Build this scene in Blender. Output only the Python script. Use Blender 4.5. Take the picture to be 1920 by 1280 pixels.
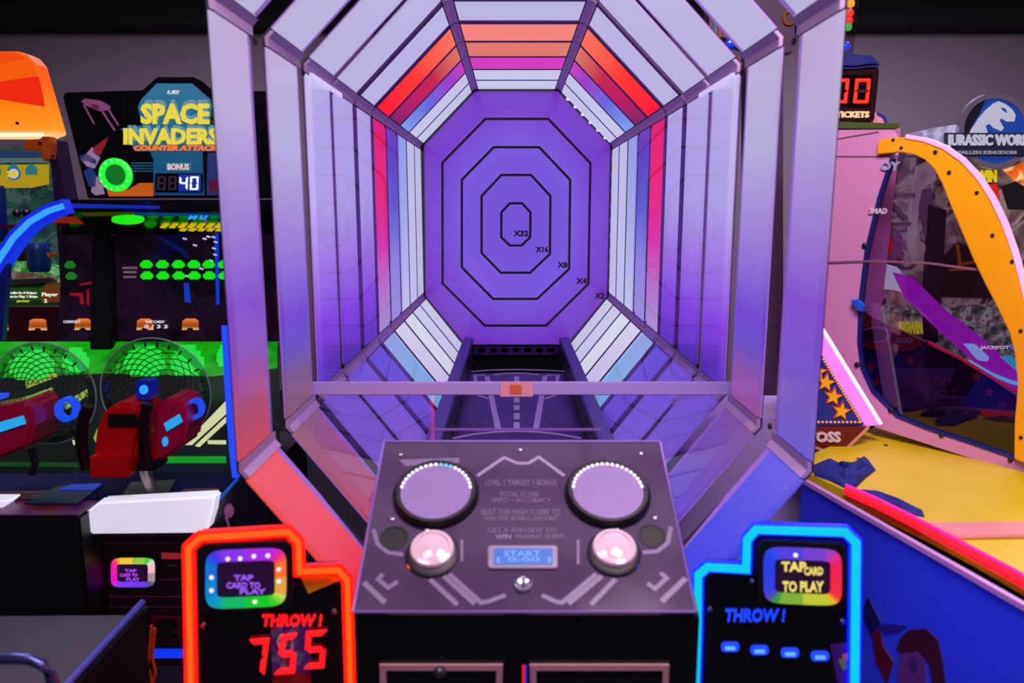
import bpy, bmesh, math, random
from mathutils import Vector, Matrix
random.seed(7)
for o in list(bpy.data.objects): bpy.data.objects.remove(o)
SC = bpy.context.scene
COL = SC.collection

# ------------------------------------------------------------------ camera
F = 1400.0; CAMZ = 1.6
TH = math.atan(245 / 1400.0); CT, ST = math.cos(TH), math.sin(TH)
cd = bpy.data.cameras.new('camera'); cam = bpy.data.objects.new('camera', cd); COL.objects.link(cam)
cam.location = (0, 0, CAMZ); cam.rotation_euler = (math.pi / 2 - TH, 0, 0)
cd.sensor_width = 36; cd.lens = 36 * F / 1920; cd.clip_start = .02
cd.dof.use_dof = True; cd.dof.focus_distance = 4.3; cd.dof.aperture_fstop = 2.6
SC.camera = cam

# ------------------------------------------------------------------ world, room light, exposure
w = bpy.data.worlds.new('world'); SC.world = w; w.use_nodes = True
w.node_tree.nodes['Background'].inputs[0].default_value = (.30, .20, .42, 1)
w.node_tree.nodes['Background'].inputs[1].default_value = .10
SC.view_settings.view_transform = 'Standard'; SC.view_settings.look = 'None'
SC.view_settings.exposure = 0; SC.view_settings.gamma = 1; SC.view_settings.use_curve_mapping = False

def area(name, loc, rot, size, col, power):
    l = bpy.data.lights.new(name, 'AREA'); l.shape = 'RECTANGLE'; l.size, l.size_y = size; l.color = col; l.energy = power
    o = bpy.data.objects.new(name, l); COL.objects.link(o); o.location = loc; o.rotation_euler = rot
    return o
# dim ceiling lights of the hall, then two added fill lamps
area('ceiling_light_left', (-2.4, 4.2, 3.25), (0, 0, 0), (1.2, 1.2), (.80, .66, 1), 75)
area('ceiling_light_right', (2.6, 4.2, 3.25), (0, 0, 0), (1.2, 1.2), (.84, .70, 1), 115)
area('ceiling_light_rear', (0.2, -1.6, 3.25), (0, 0, 0), (2.2, 1.2), (.80, .66, 1), 40)

area('added_fill_aisle_left', (-.85, .9, 3.3), (math.radians(32), 0, math.radians(26)), (1.0, 1.0), (1, .78, .92), 32)  # unseen lamp, added to brighten the red blasters
area('added_fill_aisle', (.75, 1.0, 3.3), (math.radians(32), 0, math.radians(-28)), (1.0, 1.0), (1, .76, .92), 105)  # unseen lamp, added to brighten the pink and yellow machine

# ------------------------------------------------------------------ projection helpers (photo frame 1920x1280)
def ray(px, py):
    u = (px - 960) / F; v = (640 - py) / F
    return Vector((u, CT + v * ST, -ST + v * CT))
CP = Vector((0, 0, CAMZ))
def at(px, py, Y):
    d = ray(px, py); return CP + d * (Y / d.y)
def atz(px, py, z):
    d = ray(px, py); return CP + d * ((z - CAMZ) / d.z)
def hit(px, py, p0, n):
    d = ray(px, py); return CP + d * ((p0 - CP).dot(n) / d.dot(n))

# ------------------------------------------------------------------ materials
def lin(c):
    r = []
    for x in c[:3]:
        x /= 255.0
        r.append(x / 12.92 if x <= .04045 else ((x + .055) / 1.055) ** 2.4)
    return tuple(r) + (1,)
MC = {}
def pbr(name, c, rough=.5, metal=0, em=None, es=1.0, var=.0, coat=0, scale=40, spec=.5):
    if name in MC: return MC[name]
    m = bpy.data.materials.new(name); m.use_nodes = True; nt = m.node_tree; b = nt.nodes['Principled BSDF']
    b.inputs['Base Color'].default_value = lin(c); b.inputs['Roughness'].default_value = rough
    b.inputs['Metallic'].default_value = metal; b.inputs['Coat Weight'].default_value = coat
    b.inputs['Coat Roughness'].default_value = .05; b.inputs['Specular IOR Level'].default_value = spec
    if em is not None:
        b.inputs['Emission Color'].default_value = lin(em); b.inputs['Emission Strength'].default_value = es
    if var:
        tc = nt.nodes.new('ShaderNodeTexCoord'); n = nt.nodes.new('ShaderNodeTexNoise'); n.inputs['Scale'].default_value = scale
        n.inputs['Detail'].default_value = 4
        mx = nt.nodes.new('ShaderNodeMix'); mx.data_type = 'RGBA'
        a = lin(c); mx.inputs[6].default_value = tuple(x * (1 - var) for x in a[:3]) + (1,); mx.inputs[7].default_value = tuple(min(1, x * (1 + var)) for x in a[:3]) + (1,)
        nt.links.new(tc.outputs['Object'], n.inputs['Vector']); nt.links.new(n.outputs[0], mx.inputs[0]); nt.links.new(mx.outputs[2], b.inputs['Base Color'])
        mr = nt.nodes.new('ShaderNodeMapRange'); mr.inputs[3].default_value = max(0, rough - .1); mr.inputs[4].default_value = min(1, rough + .1)
        nt.links.new(n.outputs[0], mr.inputs[0]); nt.links.new(mr.outputs[0], b.inputs['Roughness'])
    MC[name] = m; return m
def emi(name, c, s=1.0, base=(20, 20, 20), rough=.4):
    return pbr(name, base, rough, 0, c, s)
def grad(name, stops, axis=2, s=1.0, base=(150, 145, 165), rough=.35, coat=.3, spec=.5):
    """colour run of an LED-lit strip along one axis of its own bounding box"""
    if name in MC: return MC[name]
    m = bpy.data.materials.new(name); m.use_nodes = True; nt = m.node_tree; b = nt.nodes['Principled BSDF']
    tc = nt.nodes.new('ShaderNodeTexCoord'); sx = nt.nodes.new('ShaderNodeSeparateXYZ'); cr = nt.nodes.new('ShaderNodeValToRGB')
    nt.links.new(tc.outputs['Generated'], sx.inputs[0]); nt.links.new(sx.outputs[axis], cr.inputs[0])
    els = cr.color_ramp.elements
    while len(els) < len(stops): els.new(.5)
    for e, (p, c) in zip(els, sorted(stops)): e.position = p; e.color = lin(c)
    nt.links.new(cr.outputs[0], b.inputs['Emission Color']); b.inputs['Emission Strength'].default_value = s
    b.inputs['Base Color'].default_value = lin(base); b.inputs['Roughness'].default_value = rough; b.inputs['Coat Weight'].default_value = coat; b.inputs['Specular IOR Level'].default_value = spec
    b.inputs['Coat Roughness'].default_value = .08
    MC[name] = m; return m
def glass(name, tint=(255, 255, 255), rough=.0, refl=.45, extra=0.0):
    if name in MC: return MC[name]
    m = bpy.data.materials.new(name); m.use_nodes = True; nt = m.node_tree
    for n in list(nt.nodes):
        if n.type == 'BSDF_PRINCIPLED': nt.nodes.remove(n)
    out = [n for n in nt.nodes if n.type == 'OUTPUT_MATERIAL'][0]
    t = nt.nodes.new('ShaderNodeBsdfTransparent'); t.inputs[0].default_value = lin(tint)
    g = nt.nodes.new('ShaderNodeBsdfGlossy'); g.inputs['Roughness'].default_value = rough
    fr = nt.nodes.new('ShaderNodeLayerWeight'); fr.inputs[0].default_value = .5   # Schlick reflectance of a thin clear sheet
    pw = nt.nodes.new('ShaderNodeMath'); pw.operation = 'POWER'; pw.inputs[1].default_value = 5
    ad = nt.nodes.new('ShaderNodeMath'); ad.operation = 'MULTIPLY_ADD'; ad.inputs[1].default_value = refl; ad.inputs[2].default_value = .02 + extra; ad.use_clamp = True
    mx = nt.nodes.new('ShaderNodeMixShader')
    nt.links.new(fr.outputs['Facing'], pw.inputs[0]); nt.links.new(pw.outputs[0], ad.inputs[0]); nt.links.new(ad.outputs[0], mx.inputs[0]); nt.links.new(t.outputs[0], mx.inputs[1]); nt.links.new(g.outputs[0], mx.inputs[2]); nt.links.new(mx.outputs[0], out.inputs[0])
    MC[name] = m; return m
def art(name, stops, scale=6, s=.6, kind='noise', rough=.35, detail=3, distort=.6):
    """printed or backlit artwork: free patches of colour"""
    if name in MC: return MC[name]
    m = bpy.data.materials.new(name); m.use_nodes = True; nt = m.node_tree; b = nt.nodes['Principled BSDF']
    tc = nt.nodes.new('ShaderNodeTexCoord'); cr = nt.nodes.new('ShaderNodeValToRGB')
    if kind == 'noise':
        n = nt.nodes.new('ShaderNodeTexNoise'); n.inputs['Detail'].default_value = detail; n.inputs['Distortion'].default_value = distort; o = n.outputs[0]
    elif kind == 'wave':
        n = nt.nodes.new('ShaderNodeTexWave'); n.inputs['Distortion'].default_value = distort * 8; o = n.outputs[1]
    else:
        n = nt.nodes.new('ShaderNodeTexVoronoi'); o = n.outputs[0]
    n.inputs['Scale'].default_value = scale
    nt.links.new(tc.outputs['Object'], n.inputs['Vector']); nt.links.new(o, cr.inputs[0])
    els = cr.color_ramp.elements
    while len(els) < len(stops): els.new(.5)
    for e, (p, c) in zip(els, sorted(stops)): e.position = p; e.color = lin(c)
    nt.links.new(cr.outputs[0], b.inputs['Base Color']); nt.links.new(cr.outputs[0], b.inputs['Emission Color']); b.inputs['Emission Strength'].default_value = s
    b.inputs['Roughness'].default_value = rough
    MC[name] = m; return m

BLACK = pbr('black_satin', (14, 12, 18), .45, var=.2)
GLOSSBLACK = pbr('black_gloss', (10, 9, 13), .12, coat=.5)
METAL = pbr('brushed_metal', (150, 145, 155), .35, .9, var=.1)
SCREW = pbr('screw_metal', (120, 115, 125), .3, .9)
HOLE = pbr('dark_bolt', (16, 10, 14), .5)

# ------------------------------------------------------------------ mesh helpers
WLOC = {}
def link(name, me, m, parent=None):
    c = Vector((0, 0, 0))
    if me.vertices:
        lo = Vector([min(v.co[i] for v in me.vertices) for i in range(3)]); hi = Vector([max(v.co[i] for v in me.vertices) for i in range(3)])
        c = (lo + hi) / 2
        me.transform(Matrix.Translation(-c))
    o = bpy.data.objects.new(name, me); COL.objects.link(o)
    if m is not None: me.materials.append(m)
    WLOC[o.name] = c
    if parent is not None:
        o.parent = parent; o.location = c - WLOC[parent.name]
    else: o.location = c
    return o
def thing(name, label, cat, loc, group=None):
    o = bpy.data.objects.new(name, None); COL.objects.link(o); o.location = loc; o.empty_display_size = .1
    WLOC[o.name] = Vector(loc); o['label'] = label; o['category'] = cat
    if group: o['group'] = group
    return o
def tag(o, label, cat, group=None):
    o['label'] = label; o['category'] = cat
    if group: o['group'] = group
    return o
def struct(o): o['kind'] = 'structure'; return o
class MB:
    def __init__(s): s.v = []; s.f = []
    def prism(s, pts, ext, inset=0):
        n = len(pts); b = len(s.v); ext = Vector(ext)
        s.v += [Vector(p) for p in pts] + [Vector(p) + ext for p in pts]
        s.f.append(tuple(range(b, b + n))); s.f.append(tuple(range(b + 2 * n - 1, b + n - 1, -1)))
        for i in range(n):
            j = (i + 1) % n; s.f.append((b + i, b + n + i, b + n + j, b + j))
        return s
    def box(s, lo, hi):
        x0, y0, z0 = lo; x1, y1, z1 = hi
        return s.prism([(x0, y0, z0), (x1, y0, z0), (x1, y0, z1), (x0, y0, z1)], (0, y1 - y0, 0))
    def tube(s, path, r, n=8, closed=False, r2=None):
        path = [Vector(p) for p in path]; k = len(path); b = len(s.v)
        for i, p in enumerate(path):
            a = path[i - 1] if (i > 0 or closed) else p; c = path[(i + 1) % k] if (i < k - 1 or closed) else p
            t = (c - a).normalized()
            up = Vector((0, 0, 1)) if abs(t.z) < .9 else Vector((0, 1, 0))
            x = t.cross(up).normalized(); y = t.cross(x).normalized()
            rr = r if r2 is None else r + (r2 - r) * i / (k - 1)
            for q in range(n):
                an = 2 * math.pi * q / n; s.v.append(p + x * (rr * math.cos(an)) + y * (rr * math.sin(an)))
        for i in range(k if closed else k - 1):
            j = (i + 1) % k
            for q in range(n):
                z = (q + 1) % n; s.f.append((b + i * n + q, b + i * n + z, b + j * n + z, b + j * n + q))
        if not closed:
            s.f.append(tuple(range(b + n - 1, b - 1, -1))); s.f.append(tuple(range(b + (k - 1) * n, b + k * n)))
        return s
    def lathe(s, c, axis, prof, n=32):
        """prof: list of (radius, offset along axis)"""
        c = Vector(c); a = Vector(axis).normalized(); up = Vector((0, 0, 1)) if abs(a.z) < .9 else Vector((1, 0, 0))
        x = a.cross(up).normalized(); y = a.cross(x).normalized(); b = len(s.v); k = len(prof)
        for r, h in prof:
            for q in range(n):
                an = 2 * math.pi * q / n; s.v.append(c + a * h + x * (r * math.cos(an)) + y * (r * math.sin(an)))
        for i in range(k - 1):
            for q in range(n):
                z = (q + 1) % n; s.f.append((b + i * n + q, b + i * n + z, b + (i + 1) * n + z, b + (i + 1) * n + q))
        if prof[0][0] > 1e-6: s.f.append(tuple(range(b, b + n)))
        if prof[-1][0] > 1e-6: s.f.append(tuple(range(b + (k - 1) * n, b + k * n)))
        return s
    def build(s, name, m, parent=None, smooth=False, bevel=0):
        me = bpy.data.meshes.new(name); me.from_pydata([tuple(v) for v in s.v], [], s.f)
        bm = bmesh.new(); bm.from_mesh(me); bmesh.ops.remove_doubles(bm, verts=bm.verts, dist=1e-5)
        bmesh.ops.recalc_face_normals(bm, faces=bm.faces)
        if bevel:
            es = [e for e in bm.edges if len(e.link_faces) == 2 and e.calc_face_angle(0) > .5]
            bmesh.ops.bevel(bm, geom=es, offset=bevel, segments=2, affect='EDGES', clamp_overlap=True)
        bm.to_mesh(me); bm.free()
        if smooth:
            for p in me.polygons: p.use_smooth = True
            try: me.set_sharp_from_angle(angle=.7)
            except Exception: pass
        return link(name, me, m, parent)
def slab(name, px, Y, th, m, parent=None, bevel=0):
    """flat board facing the viewer's side of the room; its front outline lies at depth Y, th is its thickness"""
    return MB().prism([at(x, y, Y) for x, y in px], (0, th, 0)).build(name, m, parent, bevel=bevel)
def board(name, pts, ext, m, parent=None, bevel=0):
    return MB().prism(pts, ext).build(name, m, parent, bevel=bevel)
class Plane:
    """a flat face in the room, with axes r (right), u (up) and normal n towards the viewer"""
    def __init__(s, o, r, u):
        s.o = Vector(o); s.r = Vector(r).normalized(); s.n = s.r.cross(Vector(u)).normalized(); s.u = s.n.cross(s.r).normalized()
    def h(s, px, py): return hit(px, py, s.o, s.n)
    def l(s, px, py):
        d = s.h(px, py) - s.o; return Vector((d.dot(s.r), d.dot(s.u)))
    def w(s, a, b, c=0): return s.o + s.r * a + s.u * b + s.n * c
    def slab(s, name, px, out, back, m, parent, bevel=0):
        pts = [s.h(x, y) + s.n * out for x, y in px]
        return MB().prism(pts, s.n * -(out + back)).build(name, m, parent, bevel=bevel)
def frontal(Y): return Plane((0, Y, 0), (1, 0, 0), (0, 0, 1))
def ribbon_pts(pts, hw, closed):
    n = len(pts); L = []; R = []
    for i in range(n):
        p = pts[i]
        if closed or 0 < i < n - 1:
            a = pts[i - 1]; c = pts[(i + 1) % n]; d1 = (p - a).normalized(); d2 = (c - p).normalized()
        elif i == 0: d1 = d2 = (pts[1] - p).normalized()
        else: d1 = d2 = (p - pts[i - 1]).normalized()
        n1 = Vector((-d1.y, d1.x)); n2 = Vector((-d2.y, d2.x)); m = (n1 + n2)
        m = m.normalized() if m.length > 1e-6 else n1
        k = hw / max(.35, m.dot(n1)); L.append(p + m * k); R.append(p - m * k)
    return L, R
def ribbon(name, pl, pts, hw, out, back, m, parent, closed=False):
    """flat strip following a line in plane pl (pts in plane coordinates)"""
    L, R = ribbon_pts(pts, hw, closed); n = len(pts); mb = MB()
    for i in range(n if closed else n - 1):
        j = (i + 1) % n
        mb.prism([pl.w(*L[i], out), pl.w(*L[j], out), pl.w(*R[j], out), pl.w(*R[i], out)], pl.n * (back - out))
    bm_v = mb
    return bm_v.build(name, m, parent)
def circ(cx, cy, rx, ry=None, n=28, a0=0, a1=360):
    ry = ry or rx
    full = abs(a1 - a0) >= 360
    k = n if full else n + 1
    return [(cx + rx * math.cos(math.radians(a0 + (a1 - a0) * i / n)), cy - ry * math.sin(math.radians(a0 + (a1 - a0) * i / n))) for i in range(k)]
def rrect(x0, y0, x1, y1, r, n=4):
    P = []
    for cx, cy, a in ((x1 - r, y0 + r, 0), (x0 + r, y0 + r, 90), (x0 + r, y1 - r, 180), (x1 - r, y1 - r, 270)):
        for i in range(n + 1):
            t = math.radians(a + 90 * i / n); P.append((cx + r * math.cos(t), cy - r * math.sin(t)))
    return P
def text(name, body, pl, box, m, parent, out=.004, th=.004, bold=.0, shear=0, mirror=False):
    """raised lettering filling a pixel box (x0,y0,x1,y1) on plane pl"""
    cu = bpy.data.curves.new('t', 'FONT'); cu.body = body; cu.size = 1; cu.offset = bold; cu.shear = shear; cu.extrude = .5; cu.resolution_u = 2
    cu.fill_mode = 'BOTH'
    ob = bpy.data.objects.new('t', cu); COL.objects.link(ob)
    dg = bpy.context.evaluated_depsgraph_get(); me = bpy.data.meshes.new_from_object(ob.evaluated_get(dg))
    bpy.data.objects.remove(ob); bpy.data.curves.remove(cu)
    vs = me.vertices; x0 = min(v.co.x for v in vs); x1 = max(v.co.x for v in vs); y0 = min(v.co.y for v in vs); y1 = max(v.co.y for v in vs)
    bl = pl.l(box[0], box[3]); br = pl.l(box[2], box[3]); tl = pl.l(box[0], box[1]); tr = pl.l(box[2], box[1])
    for v in vs:
        a = (v.co.x - x0) / (x1 - x0); b = (v.co.y - y0) / (y1 - y0)
        if mirror: a = 1 - a
        p = (bl * (1 - a) + br * a) * (1 - b) + (tl * (1 - a) + tr * a) * b
        v.co = pl.w(p.x, p.y, out + (th / 2 if v.co.z > 0 else -th / 2))
    me.materials.clear(); me.name = name
    return link(name, me, m, parent)
SEG = {'0': 'abcdef', '1': 'bc', '2': 'abged', '3': 'abgcd', '4': 'fgbc', '5': 'afgcd', '6': 'afgedc', '7': 'abc', '8': 'abcdefg', '9': 'abcdfg', '-': 'g'}
def digit(name, ch, pl, quad, m, parent, wd=.11, out=.004, th=.005):
    """seven-segment figure in a pixel quad tl,tr,br,bl on plane pl"""
    tl, tr, br, bl = [pl.l(*q) for q in quad]
    def P(a, b): 
        q = (bl * (1 - a) + br * a) * (1 - b) + (tl * (1 - a) + tr * a) * b; return q
    W = wd; mb = MB(); g = .02
    asp = (tl - bl).length / max(1e-6, (br - bl).length); V = W / asp
    S = {'a': [(g, 1), (1 - g, 1), (1 - W, 1 - V), (W, 1 - V)], 'd': [(g, 0), (W, V), (1 - W, V), (1 - g, 0)],
         'g': [(W * .5, .5), (W, .5 + V / 2), (1 - W, .5 + V / 2), (1 - W * .5, .5), (1 - W, .5 - V / 2), (W, .5 - V / 2)],
         'f': [(0, 1 - g), (W, 1 - V - g), (W, .5 + V / 2 + g), (W * .4, .5 + g), (0, .5 + g)], 'b': [(1, 1 - g), (1, .5 + g), (1 - W * .4, .5 + g), (1 - W, .5 + V / 2 + g), (1 - W, 1 - V - g)],
         'e': [(0, g), (0, .5 - g), (W * .4, .5 - g), (W, .5 - V / 2 - g), (W, V + g)], 'c': [(1, g), (1 - W, V + g), (1 - W, .5 - V / 2 - g), (1 - W * .4, .5 - g), (1, .5 - g)]}
    for s in SEG[ch]: mb.prism([pl.w(*P(a, b), out + th) for a, b in S[s]], pl.n * -th)
    return mb.build(name, m, parent)
def star_px(cx, cy, r, rot=0):
    return [(cx + (r if i % 2 == 0 else r * .42) * math.sin(math.radians(36 * i + rot)), cy - (r if i % 2 == 0 else r * .42) * math.cos(math.radians(36 * i + rot))) for i in range(10)]

# ================================================================== ROOM
fl = MB().box((-4.5, -3, -.1), (4.5, 6.6, 0)).build('floor', pbr('carpet', (22, 16, 30), .9, var=.4, scale=90)); struct(fl)
wb = MB().box((-4.5, 6.6, 0), (4.5, 6.7, 3.5)).build('wall_back', pbr('wall_paint', (126, 116, 124), .75, var=.06, scale=6)); struct(wb)
wl = MB().box((-4.6, -3, 0), (-4.5, 6.7, 3.5)).build('wall_left', pbr('wall_paint', (126, 116, 124), .75)); struct(wl)
wr = MB().box((4.5, -3, 0), (4.6, 6.7, 3.5)).build('wall_right', pbr('wall_paint', (126, 116, 124), .75)); struct(wr)
ce = MB().box((-4.5, -3, 3.5), (4.5, 6.7, 3.6)).build('ceiling', pbr('ceiling_black', (6, 6, 10), .9)); struct(ce)
so = MB().box((-4.5, 6.3, 3.06), (4.5, 6.6, 3.5)).build('trim_1', pbr('soffit_black', (6, 6, 10), .9)); struct(so)

# ================================================================== TUNNEL THROWING GAME
CX = .033
OCT = [(-.306, 2.47), (.306, 2.47), (.705, 2.07), (.705, .96), (.40, .57), (-.40, .57), (-.705, .96), (-.705, 2.07)]
OCT = [(x + CX, z) for x, z in OCT]
Y0, SEGL, NR = 1.785, .3905, 10
YB = Y0 + SEGL * NR
G = thing('throwing_game', 'large ball throwing game with glowing octagonal tunnel and purple target board', 'arcade game', (CX, 3.6, 0))
FRAME = pbr('ring_frame', (168, 138, 176), .45, 0, var=.08)
SHELL = pbr('panel_shell', (30, 24, 38), .6)
gaps = [.125, .075, .045, .03, .02, .015, .013, .012, .012, .012]
LAV = (194, 188, 220)
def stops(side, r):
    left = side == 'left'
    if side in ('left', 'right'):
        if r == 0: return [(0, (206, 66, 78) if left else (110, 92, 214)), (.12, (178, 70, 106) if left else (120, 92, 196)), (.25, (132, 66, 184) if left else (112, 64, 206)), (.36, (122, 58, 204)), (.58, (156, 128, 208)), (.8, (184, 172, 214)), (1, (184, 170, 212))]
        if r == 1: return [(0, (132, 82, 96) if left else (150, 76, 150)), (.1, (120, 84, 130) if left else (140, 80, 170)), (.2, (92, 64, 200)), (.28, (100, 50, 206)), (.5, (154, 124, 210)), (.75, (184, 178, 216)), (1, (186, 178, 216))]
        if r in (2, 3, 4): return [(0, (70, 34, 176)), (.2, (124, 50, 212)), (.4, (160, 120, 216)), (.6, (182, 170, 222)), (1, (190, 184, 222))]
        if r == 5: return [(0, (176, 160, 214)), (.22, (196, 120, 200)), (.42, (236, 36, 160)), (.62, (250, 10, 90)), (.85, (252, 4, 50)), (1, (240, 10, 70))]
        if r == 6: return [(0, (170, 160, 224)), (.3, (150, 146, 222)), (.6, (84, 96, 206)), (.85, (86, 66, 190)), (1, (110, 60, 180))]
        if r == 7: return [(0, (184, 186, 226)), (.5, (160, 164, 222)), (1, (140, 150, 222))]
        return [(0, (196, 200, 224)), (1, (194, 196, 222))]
    if side in ('ul', 'ur'):
        if r <= 4: return [(0, LAV), (1, (192, 190, 222))]
        if r == 5: return [(0, (250, 8, 24)), (.45, (254, 50, 20)), (1, (250, 112, 80))]
        if r == 6: return [(0, (120, 30, 90)), (.3, (180, 14, 84)), (.6, (190, 30, 60)), (1, (214, 116, 92))]
        if r == 7: return [(0, (120, 150, 224)), (.4, (96, 96, 210)), (.75, (150, 56, 190)), (1, (196, 60, 180))]
        return [(0, (204, 208, 222)), (1, (200, 204, 222))]
    if side == 'top':
        if r <= 4: return [(0, (192, 192, 222)), (1, (192, 192, 222))]
        if r == 5: return [(0, (238, 128, 118)), (1, (238, 128, 118))]
        if r == 6: return [(0, (218, 118, 100)), (1, (218, 118, 100))]
        if r == 7: return [(0, (204, 56, 180)), (1, (204, 56, 180))]
        return [(0, (206, 210, 224)), (1, (206, 210, 224))]
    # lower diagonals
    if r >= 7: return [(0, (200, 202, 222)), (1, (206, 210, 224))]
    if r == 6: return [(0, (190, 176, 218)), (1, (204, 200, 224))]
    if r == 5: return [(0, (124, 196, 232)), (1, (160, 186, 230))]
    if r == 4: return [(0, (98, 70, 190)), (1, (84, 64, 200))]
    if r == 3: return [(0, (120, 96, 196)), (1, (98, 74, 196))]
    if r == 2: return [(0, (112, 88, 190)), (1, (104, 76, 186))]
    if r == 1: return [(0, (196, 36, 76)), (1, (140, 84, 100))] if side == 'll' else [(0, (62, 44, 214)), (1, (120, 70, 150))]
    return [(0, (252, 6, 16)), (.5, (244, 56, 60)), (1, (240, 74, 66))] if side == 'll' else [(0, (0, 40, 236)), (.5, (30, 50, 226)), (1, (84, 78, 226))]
SIDES = [('top', 0, 1), ('ur', 1, 2), ('right', 2, 3), ('lr', 3, 4), ('ll', 5, 6), ('left', 6, 7), ('ul', 7, 0)]
MID = Vector((CX, 0, 1.515))
RIM = pbr('panel_rim', (150, 116, 186), .35, em=(120, 70, 170), es=.45, coat=.3)  # rims are no lamps; weak emission stands in for light on them
RIMD = pbr('panel_rim_dark', (70, 40, 96), .5, em=(70, 30, 110), es=.2)
def outward(i, off):
    p = Vector((OCT[i][0], 0, OCT[i][1])); a = Vector((OCT[i - 1][0], 0, OCT[i - 1][1])); b = Vector((OCT[(i + 1) % 8][0], 0, OCT[(i + 1) % 8][1]))
    q = ((p - a).normalized() + (p - b).normalized()).normalized()
    d = (b - p).normalized(); n = Vector((-d.z, 0, d.x)); k = abs(n.dot(q))
    return p + q * (off / max(.3, k)), q
for r in range(NR):
    ya = Y0 + SEGL * r; yb = ya + SEGL - gaps[r]; yv = Vector((0, 1, 0))
    order = [5, 6, 7, 0, 1, 2, 3, 4]
    fr = MB()
    lin_, lout = [outward(i, .0145)[0] for i in order], [outward(i, .018)[0] for i in order]
    for l in (lin_, lout): l[0].z = l[-1].z = .575
    fr.prism([v + yv * (ya + .003) for v in lin_ + lout[::-1]], (0, yb - ya - .006, 0))
    frame = fr.build('ring_frame', SHELL, G)
    for i in range(8):
        if i in (4, 5): continue
        p = Vector((OCT[i][0], 0, OCT[i][1])); a = Vector((OCT[i - 1][0], 0, OCT[i - 1][1])); b = Vector((OCT[(i + 1) % 8][0], 0, OCT[(i + 1) % 8][1]))
        da = (a - p).normalized(); db = (b - p).normalized(); q = outward(i, 0)[1]; g = .0235
        pts = [p + da * g + q * .001, p + q * .001, p + db * g + q * .001, p + db * g + q * .012, p + q * .013, p + da * g + q * .012]
        MB().prism([v + yv * (ya + .002) for v in pts], (0, yb - ya - .004, 0)).build('corner_strip', FRAME, frame)
    for side, i, j in SIDES:
        a = Vector((OCT[i][0], 0, OCT[i][1])); b = Vector((OCT[j][0], 0, OCT[j][1])); d = (b - a).normalized()
        n = Vector((-d.z, 0, d.x))
        if n.dot((a + b) / 2 - MID) < 0: n = -n
        a2 = a + d * .024; b2 = b - d * .024
        c1, c2, dp = .008, .05 if r < 5 else .022, .010
        mb = MB()
        base = [a2 + yv * ya, b2 + yv * ya, b2 + yv * yb, a2 + yv * yb]
        inner = [a2 + d * .005 + yv * (ya + c1), b2 - d * .005 + yv * (ya + c1), b2 - d * .005 + yv * (yb - c2), a2 + d * .005 + yv * (yb - c2)]
        mb.v = inner + [v + n * dp for v in base] + [v + n * .0140 for v in base]
        mb.f = [(0, 1, 2, 3), (8, 9, 10, 11)] + [(k, (k + 1) % 4, 4 + (k + 1) % 4, 4 + k) for k in range(4)] + [(4 + k, 4 + (k + 1) % 4, 8 + (k + 1) % 4, 8 + k) for k in range(4)]
        st = stops(side, r); key = 'led_%s_%d' % (side, r)
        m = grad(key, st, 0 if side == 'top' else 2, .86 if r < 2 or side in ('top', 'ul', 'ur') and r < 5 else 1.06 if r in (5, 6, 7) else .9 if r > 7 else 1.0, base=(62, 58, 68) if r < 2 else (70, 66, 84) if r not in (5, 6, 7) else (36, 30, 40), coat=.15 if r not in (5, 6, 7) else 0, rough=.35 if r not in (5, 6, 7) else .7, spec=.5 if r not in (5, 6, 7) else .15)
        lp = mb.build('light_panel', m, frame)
        lp.data.materials.append(RIM if r < 4 else RIMD)
        ins = set(); cen = WLOC[lp.name]
        for pg in lp.data.polygons:
            yy = pg.center.y + cen.y; zc = (pg.center + cen - a).dot(n)
            if zc > .001 and (r > 0 and (r >= 4 or yy > yb - c2 * .75 or zc > .0105) or yy > yb - c2 * .75): pg.material_index = 1
# screws at the ring joints
for r in (0, 1, 2, 5, 6):
    for i, sx in ((7, 1), (2, -1), (6, 1), (3, -1)):
        y = Y0 + SEGL * r + (.33 if r else .27)
        c = Vector((OCT[i][0] + sx * .0035, y, OCT[i][1] + (-.035 if i in (7, 2) else .035)))
        MB().lathe(c, (sx, 0, 0), [(.009, -.004), (.009, .002), (.006, .004)], 10).build('screw', HOLE, G)

# clear side windows with their edges, between the second and the seventh ring
CLEAR = glass('clear_acrylic', (252, 250, 255), .0, .34)
CLEARF = glass('clear_acrylic_floor', (252, 250, 255), .0, .62)
for s in (-1, 1):
    x = CX + s * .692
    pane = MB().box((x - .003, 2.56, .98), (x + .003, 4.48, 2.03)).build('side_window', CLEAR, G)
    MB().box((x - .005, 2.56, 2.03), (x + .005, 3.0, 2.045)).build('window_edge', pbr('acrylic_edge', (225, 220, 235), .3, em=(190, 186, 214), es=.7), pane)
for s in (-1, 1):
    a = Vector((CX + s * .694, 0, .972)); b = Vector((CX + s * .418, 0, .62)); n = Vector((s * .35, 0, -.30)).normalized() * -.012
    MB().prism([a + n + Vector((0, 2.2, 0)), b + n + Vector((0, 2.2, 0)), b + n + Vector((0, 3.95, 0)), a + n + Vector((0, 3.95, 0))], n * -.3).build('floor_window', CLEARF, G)

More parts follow.
